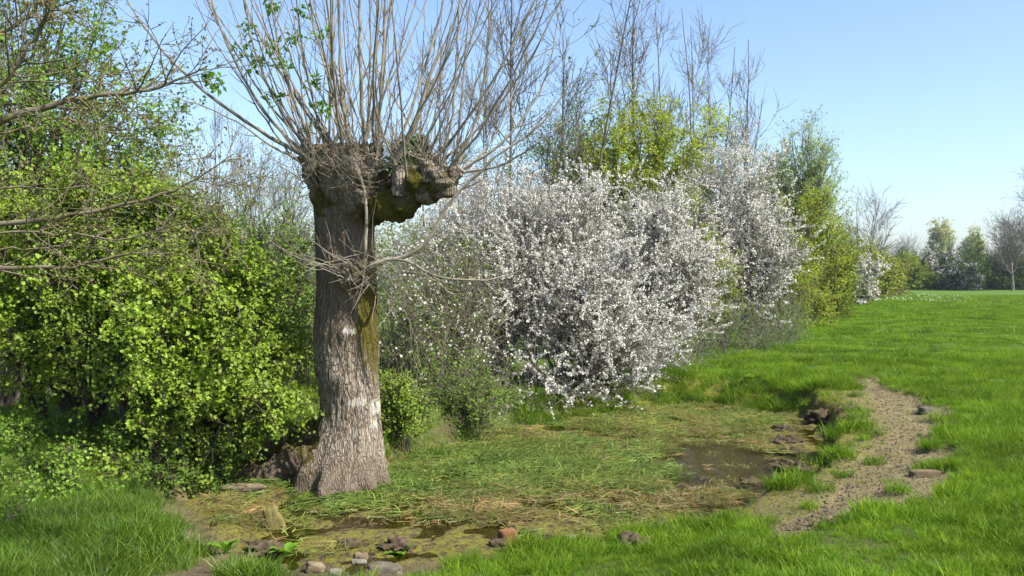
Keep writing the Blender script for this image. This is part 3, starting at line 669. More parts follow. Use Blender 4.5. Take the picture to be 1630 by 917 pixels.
ba_ = np.maximum.reduce([blob(563, 524, 8, 5, .15), blob(577, 634, 13, 7, .12), blob(599, 645, 6, 12, .12), blob(600, 672, 5, 6, .12)])
earth_shade = np.maximum(.75 * sstep(705, 760, PY + 26 * fbm(ux * 2, uy * 2, zz * 2, 1, 3, 323)), .88 * sstep(610, 520, PY + 60 * fbm(ux * 2, uy * 2, zz * 2, 1, 3, 324)))  # earth on the foot; above, brown bark with shade painted into its colour
pad = rg.shape[0] * nth; z0 = np.zeros(pad)
fattr(trunk, 'moss', np.concatenate([mo_.ravel(), z0 + .25])); fattr(trunk, 'bare', np.concatenate([ba_.ravel(), z0])); fattr(trunk, 'earth', np.concatenate([earth_shade.ravel() * .9, z0 + .5]))
def lump_tube(name, pts, radii, mat, n=60, S=40, amp=.2, fr=5, seed=1, parent=pol, moss=.5, earth=0.0, capmat=None, cut=False):  # earth: soil tint on the roots, plain darkening on other parts
    """a swollen limb or root: a tube with an uneven skin"""
    P = catmull(pts, n); R = np.interp(np.linspace(0, 1, n), np.linspace(0, 1, len(radii)), radii)
    T = unit(np.gradient(P, axis=0)); U = unit(np.cross(T, np.array([0.05, 1., .1]))); V = np.cross(T, U); a = np.arange(S) / S * 2 * math.pi
    dirs = np.cos(a)[None, :, None] * U[:, None] + np.sin(a)[None, :, None] * V[:, None]
    B = P[:, None] + R[:, None, None] * dirs
    rr = R[:, None] * (1 + amp * fbm(B[..., 0], B[..., 1], B[..., 2], fr, 4, seed) + .22 * fbm(B[..., 0], B[..., 1], B[..., 2], 26, 3, seed + 2))
    if not cut: rr = rr * np.sqrt(np.clip(1 - np.linspace(-.02, 1, n) ** 10, .002, 1))[:, None]
    Q = P[:, None] + rr[..., None] * dirs; mb = MB(); q = np.arange(n * S).reshape(n, S)
    mb.add(Q, np.stack([q[:-1], np.roll(q[:-1], -1, 1), np.roll(q[1:], -1, 1), q[1:]], -1).reshape(-1, 4))
    nc = 0
    if cut:
        mb.add(np.concatenate([Q[-1], P[-1:] + T[-1:] * R[-1] * .04]), np.array([(i, (i + 1) % S, S) for i in range(S)]), 1); nc = S + 1
    o = mb.build(name, [mat] + ([M['cut_wood']] if cut else []), parent)
    if mat is M['trunk']:
        nzv = fbm(Q[..., 0], Q[..., 1], Q[..., 2], 4, 3, seed + 5)
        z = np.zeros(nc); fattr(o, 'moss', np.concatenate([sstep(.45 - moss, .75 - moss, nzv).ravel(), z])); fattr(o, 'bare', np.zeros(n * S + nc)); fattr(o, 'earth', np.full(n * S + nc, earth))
    return o
lump_tube('limb', [W(565, 345, 8.35), W(606, 330, 8.15), W(642, 318, 8.0), W(678, 302, 7.88), W(706, 286, 7.8), W(730, 268, 7.76)], [.14, .125, .125, .13, .105, .06], M['trunk'], n=110, S=80, amp=1.2, fr=6, seed=331, moss=.75, earth=.95)  # earth value darkens this mossy limb: its shade is painted into the bark
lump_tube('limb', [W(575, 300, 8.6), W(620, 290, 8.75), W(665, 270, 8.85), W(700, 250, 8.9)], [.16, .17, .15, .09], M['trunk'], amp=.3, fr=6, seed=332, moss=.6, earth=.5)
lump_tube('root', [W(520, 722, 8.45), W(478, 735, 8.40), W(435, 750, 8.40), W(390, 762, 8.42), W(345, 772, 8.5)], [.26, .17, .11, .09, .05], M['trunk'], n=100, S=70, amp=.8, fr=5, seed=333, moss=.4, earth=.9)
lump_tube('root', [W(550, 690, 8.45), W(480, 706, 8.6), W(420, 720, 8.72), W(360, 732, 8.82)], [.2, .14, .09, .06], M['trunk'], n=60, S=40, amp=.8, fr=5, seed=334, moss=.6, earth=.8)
for k, (a, b, ra, rb) in enumerate([((508, 296, 8.3), (489, 243, 8.22), .11, .10), ((636, 312, 7.9), (634, 264, 7.88), .07, .06), ((548, 268, 8.12), (552, 236, 8.1), .09, .075),
                                    ((588, 278, 8.1), (596, 246, 8.06), .07, .06), ((682, 290, 7.85), (677, 258, 7.83), .075, .06), ((708, 292, 7.78), (734, 268, 7.74), .07, .05), ((520, 268, 8.6), (524, 232, 8.62), .09, .08)]):
    A, B_ = W(*a), W(*b); lump_tube('stub', [A, (A + B_) / 2 + np.array([.01, 0, 0]), B_], [ra, (ra + rb) / 2, rb], M['trunk'], n=24, S=24, amp=.14, fr=9, seed=340 + k, moss=.25, cut=True)
for k, (a, d, hgt, rr) in enumerate([(500, 8.2, 30, .10), (530, 8.1, 26, .10), (560, 8.05, 34, .11), (588, 8.12, 28, .09), (515, 8.65, 34, .11), (560, 8.7, 36, .12), (600, 8.5, 24, .10), (662, 7.9, 28, .10), (704, 7.8, 24, .11), (655, 8.6, 30, .1)]):
    y0 = 275 if a < 610 else 300 - (a - 610) * .15
    ac = 550 if a < 610 else a; dc = 8.4 if a < 610 else d + .1
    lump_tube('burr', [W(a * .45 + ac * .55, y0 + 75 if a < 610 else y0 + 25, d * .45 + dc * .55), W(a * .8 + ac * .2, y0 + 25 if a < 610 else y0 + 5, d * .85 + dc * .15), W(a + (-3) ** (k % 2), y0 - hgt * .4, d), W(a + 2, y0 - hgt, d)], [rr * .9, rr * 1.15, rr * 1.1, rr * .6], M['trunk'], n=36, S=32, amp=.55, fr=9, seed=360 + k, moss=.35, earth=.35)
for k, (a, b, d, rr) in enumerate([(680, 316, 7.86, .09), (625, 336, 8.02, .09), (575, 322, 8.06, .09), (566, 446, 8.05, .12), (548, 452, 8.07, .08)]):
    lump_tube('burr', [W(a, b - 18, d + .12), W(a, b - 4, d + .03), W(a + 2, b + 10, d)], [rr * .9, rr, rr * .6], M['trunk'], n=26, S=28, amp=.7, fr=10, seed=380 + k, moss=.5, earth=.5)
# shoots: the marked ones follow the photograph, the rest fan out of the head
def shoot(pts, r0, r1, seed, name='shoot', side=4, barkm='shoot_bark', n=22, sidel=.45):
    r = rng_(seed); P = catmull(pts, n); P[1:-1] += r.normal(0, .004, (n - 2, 3)); R = taper(1, n, r0, r1, .9)
    mb = MB(); tubes(mb, P[None], R, 6)
    if side:
        S, D, rd, i, t = spawn(r, P[None], R, side, .25, .95, 38, 12)
        Q = grow(r, S, D, sidel * r.uniform(.4, 1.2, side), 7, .06, .12); tubes(mb, Q, taper(side, 7, np.minimum(rd * .6, .006), .0018), 4)
    mb.build(name, M[barkm], pol); return P
marked = [([(480, 246, 8.3), (420, 212, 8.2), (350, 165, 8.1), (285, 108, 8.0), (235, 50, 7.95), (200, -5, 7.9), (190, -60, 7.9)], .022, .004),
          ([(484, 244, 8.4), (430, 190, 8.4), (385, 120, 8.4), (350, 40, 8.4), (325, -50, 8.4), (310, -140, 8.4)], .02, .005),
          ([(478, 256, 8.2), (425, 228, 8.0), (370, 190, 7.9), (310, 165, 7.8), (250, 150, 7.7)], .012, .002),
          ([(492, 242, 8.5), (440, 165, 8.6), (405, 80, 8.7), (385, -20, 8.7), (370, -130, 8.7)], .018, .005),
          ([(500, 240, 8.3), (465, 150, 8.2), (440, 60, 8.2), (425, -60, 8.2)], .018, .006),
          ([(578, 425, 8.02), (583, 370, 7.98), (578, 300, 7.95), (560, 250, 7.95), (535, 170, 7.95), (510, 80, 7.95), (480, -20, 7.95)], .02, .006),
          ([(575, 450, 8.05), (586, 428, 7.95), (610, 416, 7.9), (650, 408, 7.85), (685, 378, 7.8), (705, 338, 7.8), (748, 288, 7.75), (795, 245, 7.7), (860, 200, 7.7), (910, 130, 7.7)], .028, .006),
          ([(590, 420, 7.95), (640, 414, 7.85), (690, 438, 7.75), (750, 446, 7.7), (810, 440, 7.65), (870, 405, 7.6), (900, 360, 7.6)], .016, .003),
          ([(640, 432, 7.9), (680, 440, 7.7), (725, 470, 7.6), (790, 490, 7.5)], .007, .002),
          ([(560, 440, 8.05), (525, 424, 7.95), (475, 410, 7.85), (420, 378, 7.8)], .009, .002), ([(556, 446, 8.05), (515, 428, 7.9), (460, 405, 7.8)], .008, .002),
          ([(560, 425, 8.05), (520, 400, 7.95), (470, 362, 7.9), (440, 330, 7.9)], .007, .002), ([(590, 440, 8.0), (630, 470, 7.9), (655, 520, 7.9), (668, 560, 7.9)], .006, .0015),
          ([(735, 270, 7.95), (790, 235, 7.9), (830, 190, 7.9), (870, 120, 7.9), (890, 20, 7.9)], .016, .004), ([(728, 268, 8.0), (760, 180, 8.0), (775, 80, 8.0), (780, -40, 8.0)], .016, .005),
          ([(700, 275, 8.0), (720, 180, 8.0), (728, 60, 8.0), (732, -60, 8.0)], .016, .006), ([(738, 275, 7.9), (800, 262, 7.8), (860, 225, 7.7), (905, 190, 7.7)], .012, .003),
          ([(585, 255, 8.1), (575, 150, 8.05), (572, 40, 8.0), (570, -120, 8.0)], .026, .009), ([(600, 250, 8.2), (606, 150, 8.1), (612, 40, 8.1), (616, -120, 8.1)], .022, .008),
          ([(560, 245, 8.2), (545, 150, 8.2), (540, 40, 8.2), (536, -120, 8.2)], .024, .008)]
for k, (pts, r0, r1) in enumerate(marked): shoot([W(*p) for p in pts], r0, r1, 400 + k, 'branch' if r0 > .025 and k == 6 else 'shoot', side=5 if k not in (2, 9, 10, 11) else 3)
r = rng_(77)
heads = []
for k in range(92):
    if k < 60: px0, py0, d0 = r.uniform(484, 604), r.uniform(238, 268), r.uniform(8.1, 8.7)
    else: px0, py0, d0 = r.uniform(612, 740), r.uniform(250, 285), r.uniform(7.75, 8.6)
    p = W(px0, py0, d0); p[2] -= .04
    lean = (px0 - 585) / 130 * .34 + r.normal(0, .22); ln = (d0 - 8.4) * .6 + r.normal(0, .26)
    L_ = r.uniform(1.5, 3.0); P = grow(r, p[None], np.array([[lean * 1.8, ln * 1.6, 1.]]), np.array([L_]), 9, .05, .13)[0]
    r0 = r.uniform(.0055, .016) * (L_ / 2.4); shoot(P, r0, r0 * .3, 500 + k, side=int(r.integers(2, 7)), n=18); heads.append(P)
# thin brush on the head and hanging twigs
mb = MB(); n = 300; ps = np.array([W(a, b, d) for a, b, d in zip(r.uniform(482, 735, n), r.uniform(245, 300, n), r.uniform(7.95, 8.3, n))])
P = grow(r, ps, np.stack([r.normal(0, .6, n), r.normal(-.35, .4, n), r.uniform(-.1, 1, n)], 1), r.uniform(.2, .8, n), 7, .1, .12); tubes(mb, P, taper(n, 7, .0045, .0015), 4)
n = 60; ps = np.array([W(a, b, d) for a, b, d in zip(r.uniform(550, 600, n), r.uniform(395, 470, n), r.uniform(8.0, 8.1, n))])
P = grow(r, ps, np.stack([r.normal(.1, .7, n), r.normal(-.6, .3, n), r.normal(.1, .5, n)], 1), r.uniform(.15, .8, n), 7, .12, -.03); tubes(mb, P, taper(n, 7, .004, .0015), 4)
mb.build('twig_mass', M['shoot_bark'], pol, kind='stuff')
# leaf sprays: fresh green leaves on the left shoots, a dark green clump on the head
def leafcloud(name, es, n, size, mat, parent, seed, upl=.6, wid=.34, per=1):
    r = rng_(seed); c, q = ells_world(es); w = q.prod(1) ** .6; i = r.choice(len(c), n, p=w / w.sum())
    p = c[i] + unit(r.normal(0, 1, (n, 3))) * q[i] * (r.uniform(0, 1, n) ** .5)[:, None]; mb = MB()
    leaves(mb, r, p, unit(r.normal(0, 1, (n, 3)) + np.array([0, -.2, upl])), r.normal(0, 1, (n, 3)), size * r.uniform(.6, 1.3, n), wid)
    return mb.build(name, M[mat], parent, kind='stuff', smooth=False)
leafcloud('foliage', [(648, 245, 8.3, 28, 26, .2), (632, 262, 8.2, 18, 14, .15), (600, 240, 8.3, 10, 8, .1), (668, 230, 8.4, 14, 16, .12)], 800, .07, 'ivy_leaf', pol, 601)
for k, (a, b, d) in enumerate([(395, 45, 8.4), (430, 10, 8.3), (385, 75, 8.4), (440, 75, 8.2), (480, 20, 8.2), (505, 55, 8.1), (470, 60, 8.2), (330, 120, 8.1), (345, 135, 8.1), (440, 155, 8.3), (490, 210, 8.3), (515, 175, 8.1), (455, 105, 8.2), (410, 100, 8.3), (500, 130, 8.0)]):
    leafcloud('leaf_spray', [(a, b, d, 17, 13, .09)], 26, .075, 'bright_leaf', pol, 610 + k, .8, .24)

# ---- hawthorn on the left bank, its taller neighbour and the overhanging boughs
bush('hawthorn_bush', 'dense yellow-green leafy hawthorn bush on the bank left of the pollard', 'bush',
     [gz(120, 9.0), gz(150, 8.9), gz(215, 8.5), gz(330, 8.7), gz(60, 9.2)],
     [(330, 420, 8.5, 105, 85, .7), (395, 530, 8.2, 95, 85, .6), (250, 520, 8.0, 140, 110, .7), (90, 470, 8.4, 120, 110, .8), (330, 625, 7.9, 125, 62, .5), (200, 400, 8.8, 150, 120, .9),
      (440, 585, 8.0, 50, 58, .4), (20, 560, 8.7, 60, 60, .5), (230, 640, 7.8, 75, 55, .4), (300, 685, 7.8, 60, 45, .3), (40, 380, 8.8, 90, 110, .7), (290, 330, 8.9, 70, 60, .5), (380, 690, 7.9, 50, 35, .3), (240, 715, 7.7, 60, 30, .3), (425, 680, 8.0, 45, 45, .25)],
     'hawthorn_leaf', 'dark_twig', 11, nl=130, nt=1700, nw=8500, nleaf=96000, lsize=.041, lr=.03, tl=.42, wl=.22, sep=40, shell=3.0, lwid=.42, tmin=.45)
bush('leafy_tree', 'tall loose tree with small fresh leaves against the sky at far left', 'tree', [gz(-60, 10.6), gz(60, 10.8), gz(10, 10.4)],
     [(100, 130, 10.4, 150, 110, 1.0), (40, 270, 10.2, 120, 110, 1), (215, 270, 10.3, 85, 75, .7), (160, 60, 10.6, 80, 70, .7), (-20, 60, 10.5, 130, 120, 1), (200, 180, 10.4, 50, 60, .5)],
     'tree_leaf', 'twig_bark', 12, nl=60, nt=480, nw=2500, nleaf=24000, lsize=.056, lr=.045, tl=.7, wl=.35, sep=30, tmin=.5, arch=.1)
ot = thing('overhanging_tree', gz(-560, 5.0), 'mossy budding tree reaching bare boughs into the picture from the left', 'tree')
r = rng_(21)
tb = gz(-560, 5.0); P = catmull([tb + np.array([0, 0, -.1]), tb + np.array([.1, .1, 1.3]), tb + np.array([.15, .1, 2.6]), tb + np.array([.35, .2, 4.2])], 16)
mb = MB(); tubes(mb, P[None], taper(1, 16, .2, .07), 12); mb.build('trunk', M['mossy_bark'], ot)
bo = [([(-470, 330, 5.0), (-200, 270, 4.9), (0, 193, 4.8), (90, 165, 4.8), (170, 150, 4.8), (255, 138, 4.8), (330, 105, 4.8)], .042, .004),
      ([(-470, 470, 5.0), (-200, 380, 5.0), (0, 357, 5.0), (130, 340, 5.0), (230, 318, 5.0), (310, 285, 5.0), (372, 245, 5.0)], .032, .003),
      ([(-470, 520, 5.0), (-200, 450, 5.0), (0, 428, 5.0), (120, 424, 5.0), (215, 402, 5.0), (310, 408, 5.1)], .028, .003),
      ([(-470, 250, 5.0), (-150, 215, 4.7), (0, 138, 4.6), (40, 80, 4.6), (75, 30, 4.6), (100, -30, 4.6)], .018, .008),
      ([(-470, 330, 5.0), (-200, 200, 5.1), (0, 135, 5.2), (120, 132, 5.2), (220, 110, 5.2)], .016, .002),
      ([(-470, 420, 5.0), (-200, 330, 5.2), (0, 300, 5.3), (110, 300, 5.3), (200, 285, 5.3), (290, 255, 5.3)], .016, .002),
      ([(-470, 500, 5.0), (-200, 400, 4.8), (0, 372, 4.8), (100, 372, 4.8), (200, 380, 4.8), (300, 350, 4.8), (345, 330, 4.8)], .014, .002),
      ([(-470, 220, 5.0), (-200, 100, 4.9), (0, 50, 4.9), (60, 10, 4.9), (110, -40, 4.9)], .024, .008),
      ([(-200, 270, 4.9), (0, 215, 4.9), (100, 190, 5.0), (190, 215, 5.1), (280, 222, 5.1)], .01, .002),
      ([(-200, 380, 5.0), (0, 398, 5.0), (110, 392, 5.0), (200, 400, 5.0), (260, 380, 5.0)], .01, .002)]
BP = []; BR = []
for k, (pts, r0, r1) in enumerate(bo):
    P = catmull([W(*p) for p in pts], 26); P[1:-1] += r.normal(0, .006, (24, 3)); R = taper(1, 26, r0 * .8, r1, .8); mb = MB(); tubes(mb, P[None], R, 7); mb.build('bough', M['mossy_bark'], ot); BP.append(P); BR.append(R[0])
BP = np.array(BP); BR = np.array(BR)
S, D, rd, i, t = spawn(r, BP, BR, 230, .35, 1, 42, 14); P2 = grow(r, S, D, r.uniform(.12, .5, 230), 7, .14, .05); R2 = taper(230, 7, np.minimum(rd * .6, .006), .0018)
mb = MB(); tubes(mb, P2, R2, 4)
S, D, rd, i, t = spawn(r, P2, R2, 800, .1, 1, 50, 14); P3 = grow(r, S, D, r.uniform(.04, .16, 800), 3, .12, .05); tubes(mb, P3, taper(800, 3, .0026, .0014), 3)
mb.build('twig_mass', M['mossy_bark'], ot, kind='stuff')
n = 4500; k = r.integers(0, 800, n); p, tg, _, _ = along(P3, k, 1 - r.uniform(0, 1, n) ** 2 * .7); mb = MB()
leaves(mb, r, p + r.normal(0, .006, (n, 3)), unit(r.normal(0, 1, (n, 3))), unit(tg + r.normal(0, .8, (n, 3))), .017 * r.uniform(.6, 1.4, n), .3); mb.build('bud_cluster', M['bud'], ot, kind='stuff', smooth=False)

# ---- undergrowth behind and beside the pollard
bush('twiggy_thicket', 'tangle of bare grey twigs between the pollard and the white blossom', 'thicket', [gz(650, 11.6), gz(700, 11.8), gz(740, 12), gz(620, 11.8)],
     [(650, 520, 11.6, 60, 130, .7), (710, 560, 11.8, 60, 110, .7), (690, 430, 12.2, 80, 90, .8), (640, 640, 11.2, 45, 50, .5)], 'tree_leaf', 'twig_bark', 31, nl=70, nt=600, nw=2000, nleaf=8500, lsize=.03, flower='blossom', nflower=2600, fsize=.036, lr=.012, tl=.7, wl=.35, sep=24, tmin=.1, outw=.2, wig=.2, arch=.1)
bush('bramble_clump', 'low sprawling dark bramble clump at the foot of the thicket', 'bramble', [gz(690, 11), gz(740, 11.2), gz(650, 10.6)],
     [(700, 655, 10.9, 80, 40, .5), (760, 660, 11.4, 70, 40, .5), (640, 690, 10.2, 40, 40, .3)], 'tree_leaf', 'twig_bark', 32, nl=70, nt=450, nw=1800, nleaf=7000, lsize=.035, lr=.006, tl=.4, wl=.2, sep=10, tmin=.1, arch=.5)
bush('green_shrub', 'small bright green shrub tucked behind the right side of the pollard', 'shrub', [gz(628, 9.7), gz(645, 9.8)],
     [(628, 640, 9.7, 26, 45, .25), (640, 675, 9.6, 24, 28, .22), (622, 610, 9.8, 16, 22, .2)], 'hawthorn_leaf', 'dark_twig', 33, nl=26, nt=160, nw=900, nleaf=3800, lsize=.034, lr=.008, tl=.2, wl=.12, sep=8)
bush('elder_shrub', 'dark green leafy shrub in shade behind the hawthorn and pollard', 'shrub', [gz(440, 12.2), gz(480, 12.5), gz(400, 12)],
     [(445, 470, 12.2, 60, 90, .7), (480, 580, 12, 50, 70, .6), (410, 400, 12.8, 60, 70, .7), (470, 640, 11.6, 40, 50, .4)], 'tree_leaf', 'dark_twig', 34, nl=60, nt=700, nw=2800, nleaf=9000, lsize=.05, lr=.02, tl=.5, wl=.25, sep=14)
bush('scrub_bush', 'olive grey scrub bush rising behind the pollard trunk', 'bush', [gz(420, 16), gz(480, 16.3), gz(360, 16)],
     [(400, 340, 16, 80, 80, 1.0), (470, 380, 16, 60, 110, 1), (340, 320, 16.5, 60, 60, .9)], 'scrub_leaf', 'grey_twig', 35, nl=90, nt=800, nw=2600, nleaf=8000, lsize=.042, lr=.025, tl=.8, wl=.4, sep=14, arch=.05, up=.2)
for k, (px, d, top, sp) in enumerate([(300, 25, 200, 1.6), (350, 24, 160, 1.4), (395, 26, 185, 1.5), (445, 25, 215, 1.5), (255, 27, 245, 1.6)]):
    bare_tree('bare_sapling', ['leftmost bare sapling seen beyond the leafy tree crown', 'tallest bare sapling behind the long left shoots', 'bare sapling standing in the middle of the gap left of the pollard', 'bare sapling nearest the left side of the pollard head', 'low bare sapling half hidden behind the hawthorn top'][k],
              'tree', gz(px, d), (HOR - top) / F * d + EYE, sp, .05, 700 + k, 'grey_twig', n1=14, n2=90, n3=420, poles=3, up=.2, t0=.25, group='bare saplings behind the pollard', tw=.006, sep=14)
bush('hedge_bush', 'dull green hedge bush closing the gap far left behind the hawthorn', 'bush', [gz(-40, 22), gz(60, 22)], [(60, 420, 22, 220, 70, 1.5), (200, 430, 22, 160, 60, 1.5)], 'scrub_leaf', 'grey_twig', 36, nl=50, nt=500, nw=2400, nleaf=9000, lsize=.07, lr=.03, tl=.8, wl=.4, sep=6)
bush('ivy_hedge', 'dark green hedge bush low behind the twiggy thicket', 'bush', [gz(560, 20), gz(680, 20)], [(600, 420, 20, 140, 70, 1.2), (720, 400, 20, 100, 80, 1.2)], 'tree_leaf', 'grey_twig', 37, nl=50, nt=500, nw=2400, nleaf=10000, lsize=.06, lr=.03, tl=.8, wl=.4, sep=6)

# ---- blackthorn in flower
bt = dict(flower='blossom', barkm='grey_twig', leafmat='scrub_leaf', outw=.45, wig=.13, shell=3.2)
bush('blackthorn_bush', 'largest blackthorn bush in white blossom, leaning over the far edge of the pond', 'blackthorn', [gz(850, 13.2), gz(890, 13.4), gz(930, 13.6), gz(800, 13.2)],
     [(865, 450, 13.6, 140, 115, 1.2), (900, 570, 12.9, 125, 85, .9), (960, 490, 13.6, 95, 130, 1), (790, 450, 13.6, 70, 100, .8), (1010, 540, 13.8, 65, 90, .8), (885, 330, 14, 60, 38, .8), (850, 610, 12.8, 90, 45, .5), (960, 620, 12.9, 55, 30, .4), (1045, 590, 13.6, 35, 45, .4), (730, 500, 13, 50, 60, .5)],
     seed=41, nl=150, nt=1900, nw=8000, nleaf=3500, lsize=.02, lr=.022, tl=.78, wl=.3, sep=24, nflower=124000, fsize=.030, tmin=.4, spike=.25, zmin=-.3, **bt)
bush('blackthorn_bush', 'greyer thinly flowered blackthorn behind the big limb of the pollard', 'blackthorn', [gz(740, 14), gz(790, 14.4)],
     [(740, 370, 14.2, 60, 70, .8), (790, 340, 14.6, 60, 60, .8), (700, 420, 14, 50, 60, .7)], seed=42, nl=70, nt=900, nw=4200, nleaf=2200, lsize=.022, lr=.02, tl=.6, wl=.3, sep=10, nflower=24000, fsize=.029, spike=.2, **bt)
bush('blackthorn_bush', 'blackthorn in blossom in the middle of the row, mixed with yellow-green leaves', 'blackthorn', [gz(1040, 17), gz(1090, 17.4)],
     [(1050, 415, 17, 80, 85, 1.0), (1080, 480, 17, 55, 70, .8), (1030, 320, 17.5, 50, 30, .7)], seed=43, nl=80, nt=1200, nw=5200, nleaf=4500, lsize=.035, lr=.025, tl=.65, wl=.32, sep=14, nflower=50000, fsize=.034, spike=.25, **bt)
bush('blackthorn_bush', 'tall spreading blackthorn in blossom at the right end of the white row', 'blackthorn', [gz(1150, 20.5), gz(1190, 21), gz(1120, 20.5)],
     [(1150, 335, 21, 80, 75, 1.3), (1190, 415, 20.5, 85, 62, 1.2), (1150, 475, 20, 75, 50, 1), (1175, 280, 21.5, 55, 45, 1), (1222, 385, 21, 50, 60, 1), (1110, 400, 20.5, 50, 80, .9), (1240, 430, 20.5, 35, 40, .8)],
     seed=44, nl=110, nt=1400, nw=6400, nleaf=6000, lsize=.04, lr=.03, tl=.8, wl=.38, sep=22, nflower=68000, fsize=.039, spike=.15, **bt)
bush('brushwood', 'low brown twiggy brushwood at the foot of the right blackthorn', 'brushwood', [gz(a, d) for a, d in ((1110, 17.5), (1130, 18), (1150, 18.5), (1175, 18.8), (1200, 19.5), (1220, 20), (1240, 21.5), (1260, 23), (1060, 15.2), (1085, 15.6), (1040, 15), (1020, 14.6))],
     [(1150, 525, 18.3, 60, 30, .6), (1210, 515, 19.8, 55, 30, .6), (1060, 570, 15.1, 45, 40, .5), (1250, 500, 22.5, 40, 28, .6), (1100, 555, 16.5, 40, 25, .5)], 'tree_leaf', 'grey_twig', 45, nl=110, nt=800, nw=2600, nleaf=9000, lsize=.035, lr=.006, tl=.5, wl=.25, sep=8, arch=.15, up=.2, tmin=.1)
# ---- green trees and bare poles behind the blossom
bush('maple_tree', 'yellow-green maple rising behind the middle of the blossom', 'tree', [gz(980, 23), gz(1010, 23)], [(975, 225, 23, 65, 50, 1.3), (1060, 220, 23.5, 70, 55, 1.4), (935, 270, 22.5, 55, 50, 1.2), (1105, 265, 23, 45, 60, 1.2), (1020, 185, 23.5, 50, 25, .9), (1020, 280, 23, 100, 60, 1.3)],
     'lime_leaf', 'twig_bark', 51, nl=80, nt=1000, nw=4500, nleaf=42000, lsize=.085, lr=.05, tl=.8, wl=.4, sep=14, up=.2)
bush('maple_tree', 'mid green young tree showing between the bare poles behind the pollard crown', 'tree', [gz(860, 22), gz(800, 22)], [(850, 260, 22, 55, 55, 1), (890, 220, 23, 40, 60, 1), (800, 270, 22, 50, 40, 1), (945, 190, 24, 35, 25, .8)],
     'tree_leaf', 'twig_bark', 52, nl=50, nt=500, nw=2200, nleaf=7500, lsize=.06, lr=.035, tl=.8, wl=.4, sep=8, up=.2)
bush('lime_shrub', 'yellow-green shrub showing through between the two right blackthorns', 'shrub', [gz(1085, 18.5), gz(1110, 18.6)], [(1095, 460, 18.4, 45, 55, .6), (1060, 350, 19, 50, 60, .8), (1130, 420, 19, 40, 60, .6)],
     'lime_leaf', 'twig_bark', 53, nl=40, nt=450, nw=2000, nleaf=9000, lsize=.05, lr=.02, tl=.5, wl=.25, sep=6)
poles = [(822, 21, -90, 2.2, .06, (.0, 0), 20, 'bare ash pole straight above the right side of the pollard limb', 1), (915, 22, -60, 2.2, .075, (.05, 0), 18, 'bare ash with crossing stems above the largest blossom bush', 2),
         (1012, 24, 20, 2.4, .09, (.0, 0), 16, 'bare ash with candelabra boughs above the yellow-green maple', 1), (1060, 27, 10, 1.6, .075, (0, 0), 14, 'slim bare pole directly right of the candelabra ash', 2),
         (1105, 28, 15, 1.6, .075, (0, 0), 14, 'tallest bare pole of the thin group above the right blackthorn', 3), (1140, 29, 50, 1.6, .07, (0, 0), 14, 'bare pole in the middle of the thin group above the right blackthorn', 3), (1172, 29, 80, 1.6, .07, (.01, 0), 14, 'rightmost and lowest bare pole above the right blackthorn', 3),
         (770, 24, 20, 2.0, .05, (0, 0), 14, 'bare grey tree seen through the right shoots of the pollard', 2), (680, 25, 60, 2.0, .05, (0, 0), 14, 'bare grey tree hidden behind the pollard head', 2)]
for k, (px, d, top, sp, r0, ln, n1, lab, po) in enumerate(poles):
    bare_tree('bare_ash', lab, 'tree', gz(px, d), (HOR - top) / F * d + EYE, sp, r0, 720 + k, 'twig_bark', ln, n1=n1, n2=80, n3=260, up=.22, ang=36, t0=.42, group='bare ash trees behind the blossom', poles=po, tw=.0115, twlen=.7, sep=n1,
              leafm='tree_leaf', nleaf=120 if k == 1 else 0, lsize=.09)
# ---- the hedge running away
bush('willow_tree', 'pale green feathery willow standing in the hedge against the sky', 'tree', [gz(1270, 34), gz(1285, 34)], [(1275, 260, 34, 42, 58, 1.4), (1250, 300, 34, 38, 60, 1.4), (1300, 290, 34, 28, 45, 1.1)],
     'willow_leaf', 'grey_twig', 61, nl=80, nt=650, nw=2400, nleaf=22000, lsize=.115, lr=.06, tl=1.1, wl=.5, sep=20, up=.3, arch=.05, spike=.6, lwid=.2, twr=.006)
hb = [('green hedge bush below the willow', 1282, 395, 30, 50, 90, 1.6, 'lime_leaf', 16000), ('rounded green hedge bush right of the willow', 1314, 405, 36, 28, 62, 1.6, 'far_green', 10000), ('olive hedge bush behind the small white blackthorn', 1345, 420, 60, 30, 36, 1.6, 'lime_leaf', 9000),
      ('low green hedge bush beneath the bare spreading tree', 1385, 430, 68, 26, 26, 1.8, 'lime_leaf', 7000), ('small brownish hedge bush at the far end of the row', 1404, 440, 78, 16, 20, 1.8, 'scrub_leaf', 5000), ('green hedge bush tucked against the right blackthorn', 1245, 430, 26, 30, 60, 1.2, 'far_green', 7000)]
for k, (lab, px, py_, d, rx, ry, rd, lm, nf) in enumerate(hb):
    by = HOR + F * EYE / d
    bush('hedge_bush', lab, 'bush', [gz(px + rx * t, d + .5) for t in (-1, -.7, -.4, -.1, .2, .5, .8)], [(px, by - 26 * 30 / d, d - .5, rx * 1.05, 24 * 30 / d, rd), (px, (by + py_) / 2, d - .5, rx, (by - py_) * .4, rd), (px, py_, d, rx, ry, rd), (px - rx * .4, py_ + ry * .3, d - .4, rx * .8, ry * .7, rd), (px + rx * .45, py_ + ry * .35, d - .3, rx * .7, ry * .6, rd)], lm, 'brown_twig', 800 + k,
         nl=46, nt=420, nw=1500, nleaf=nf, lsize=.0028 * d, lr=.03, tl=.022 * d, wl=.012 * d, sep=6, twr=.00025 * d, zmin=0.02, group='green bushes of the hedge')
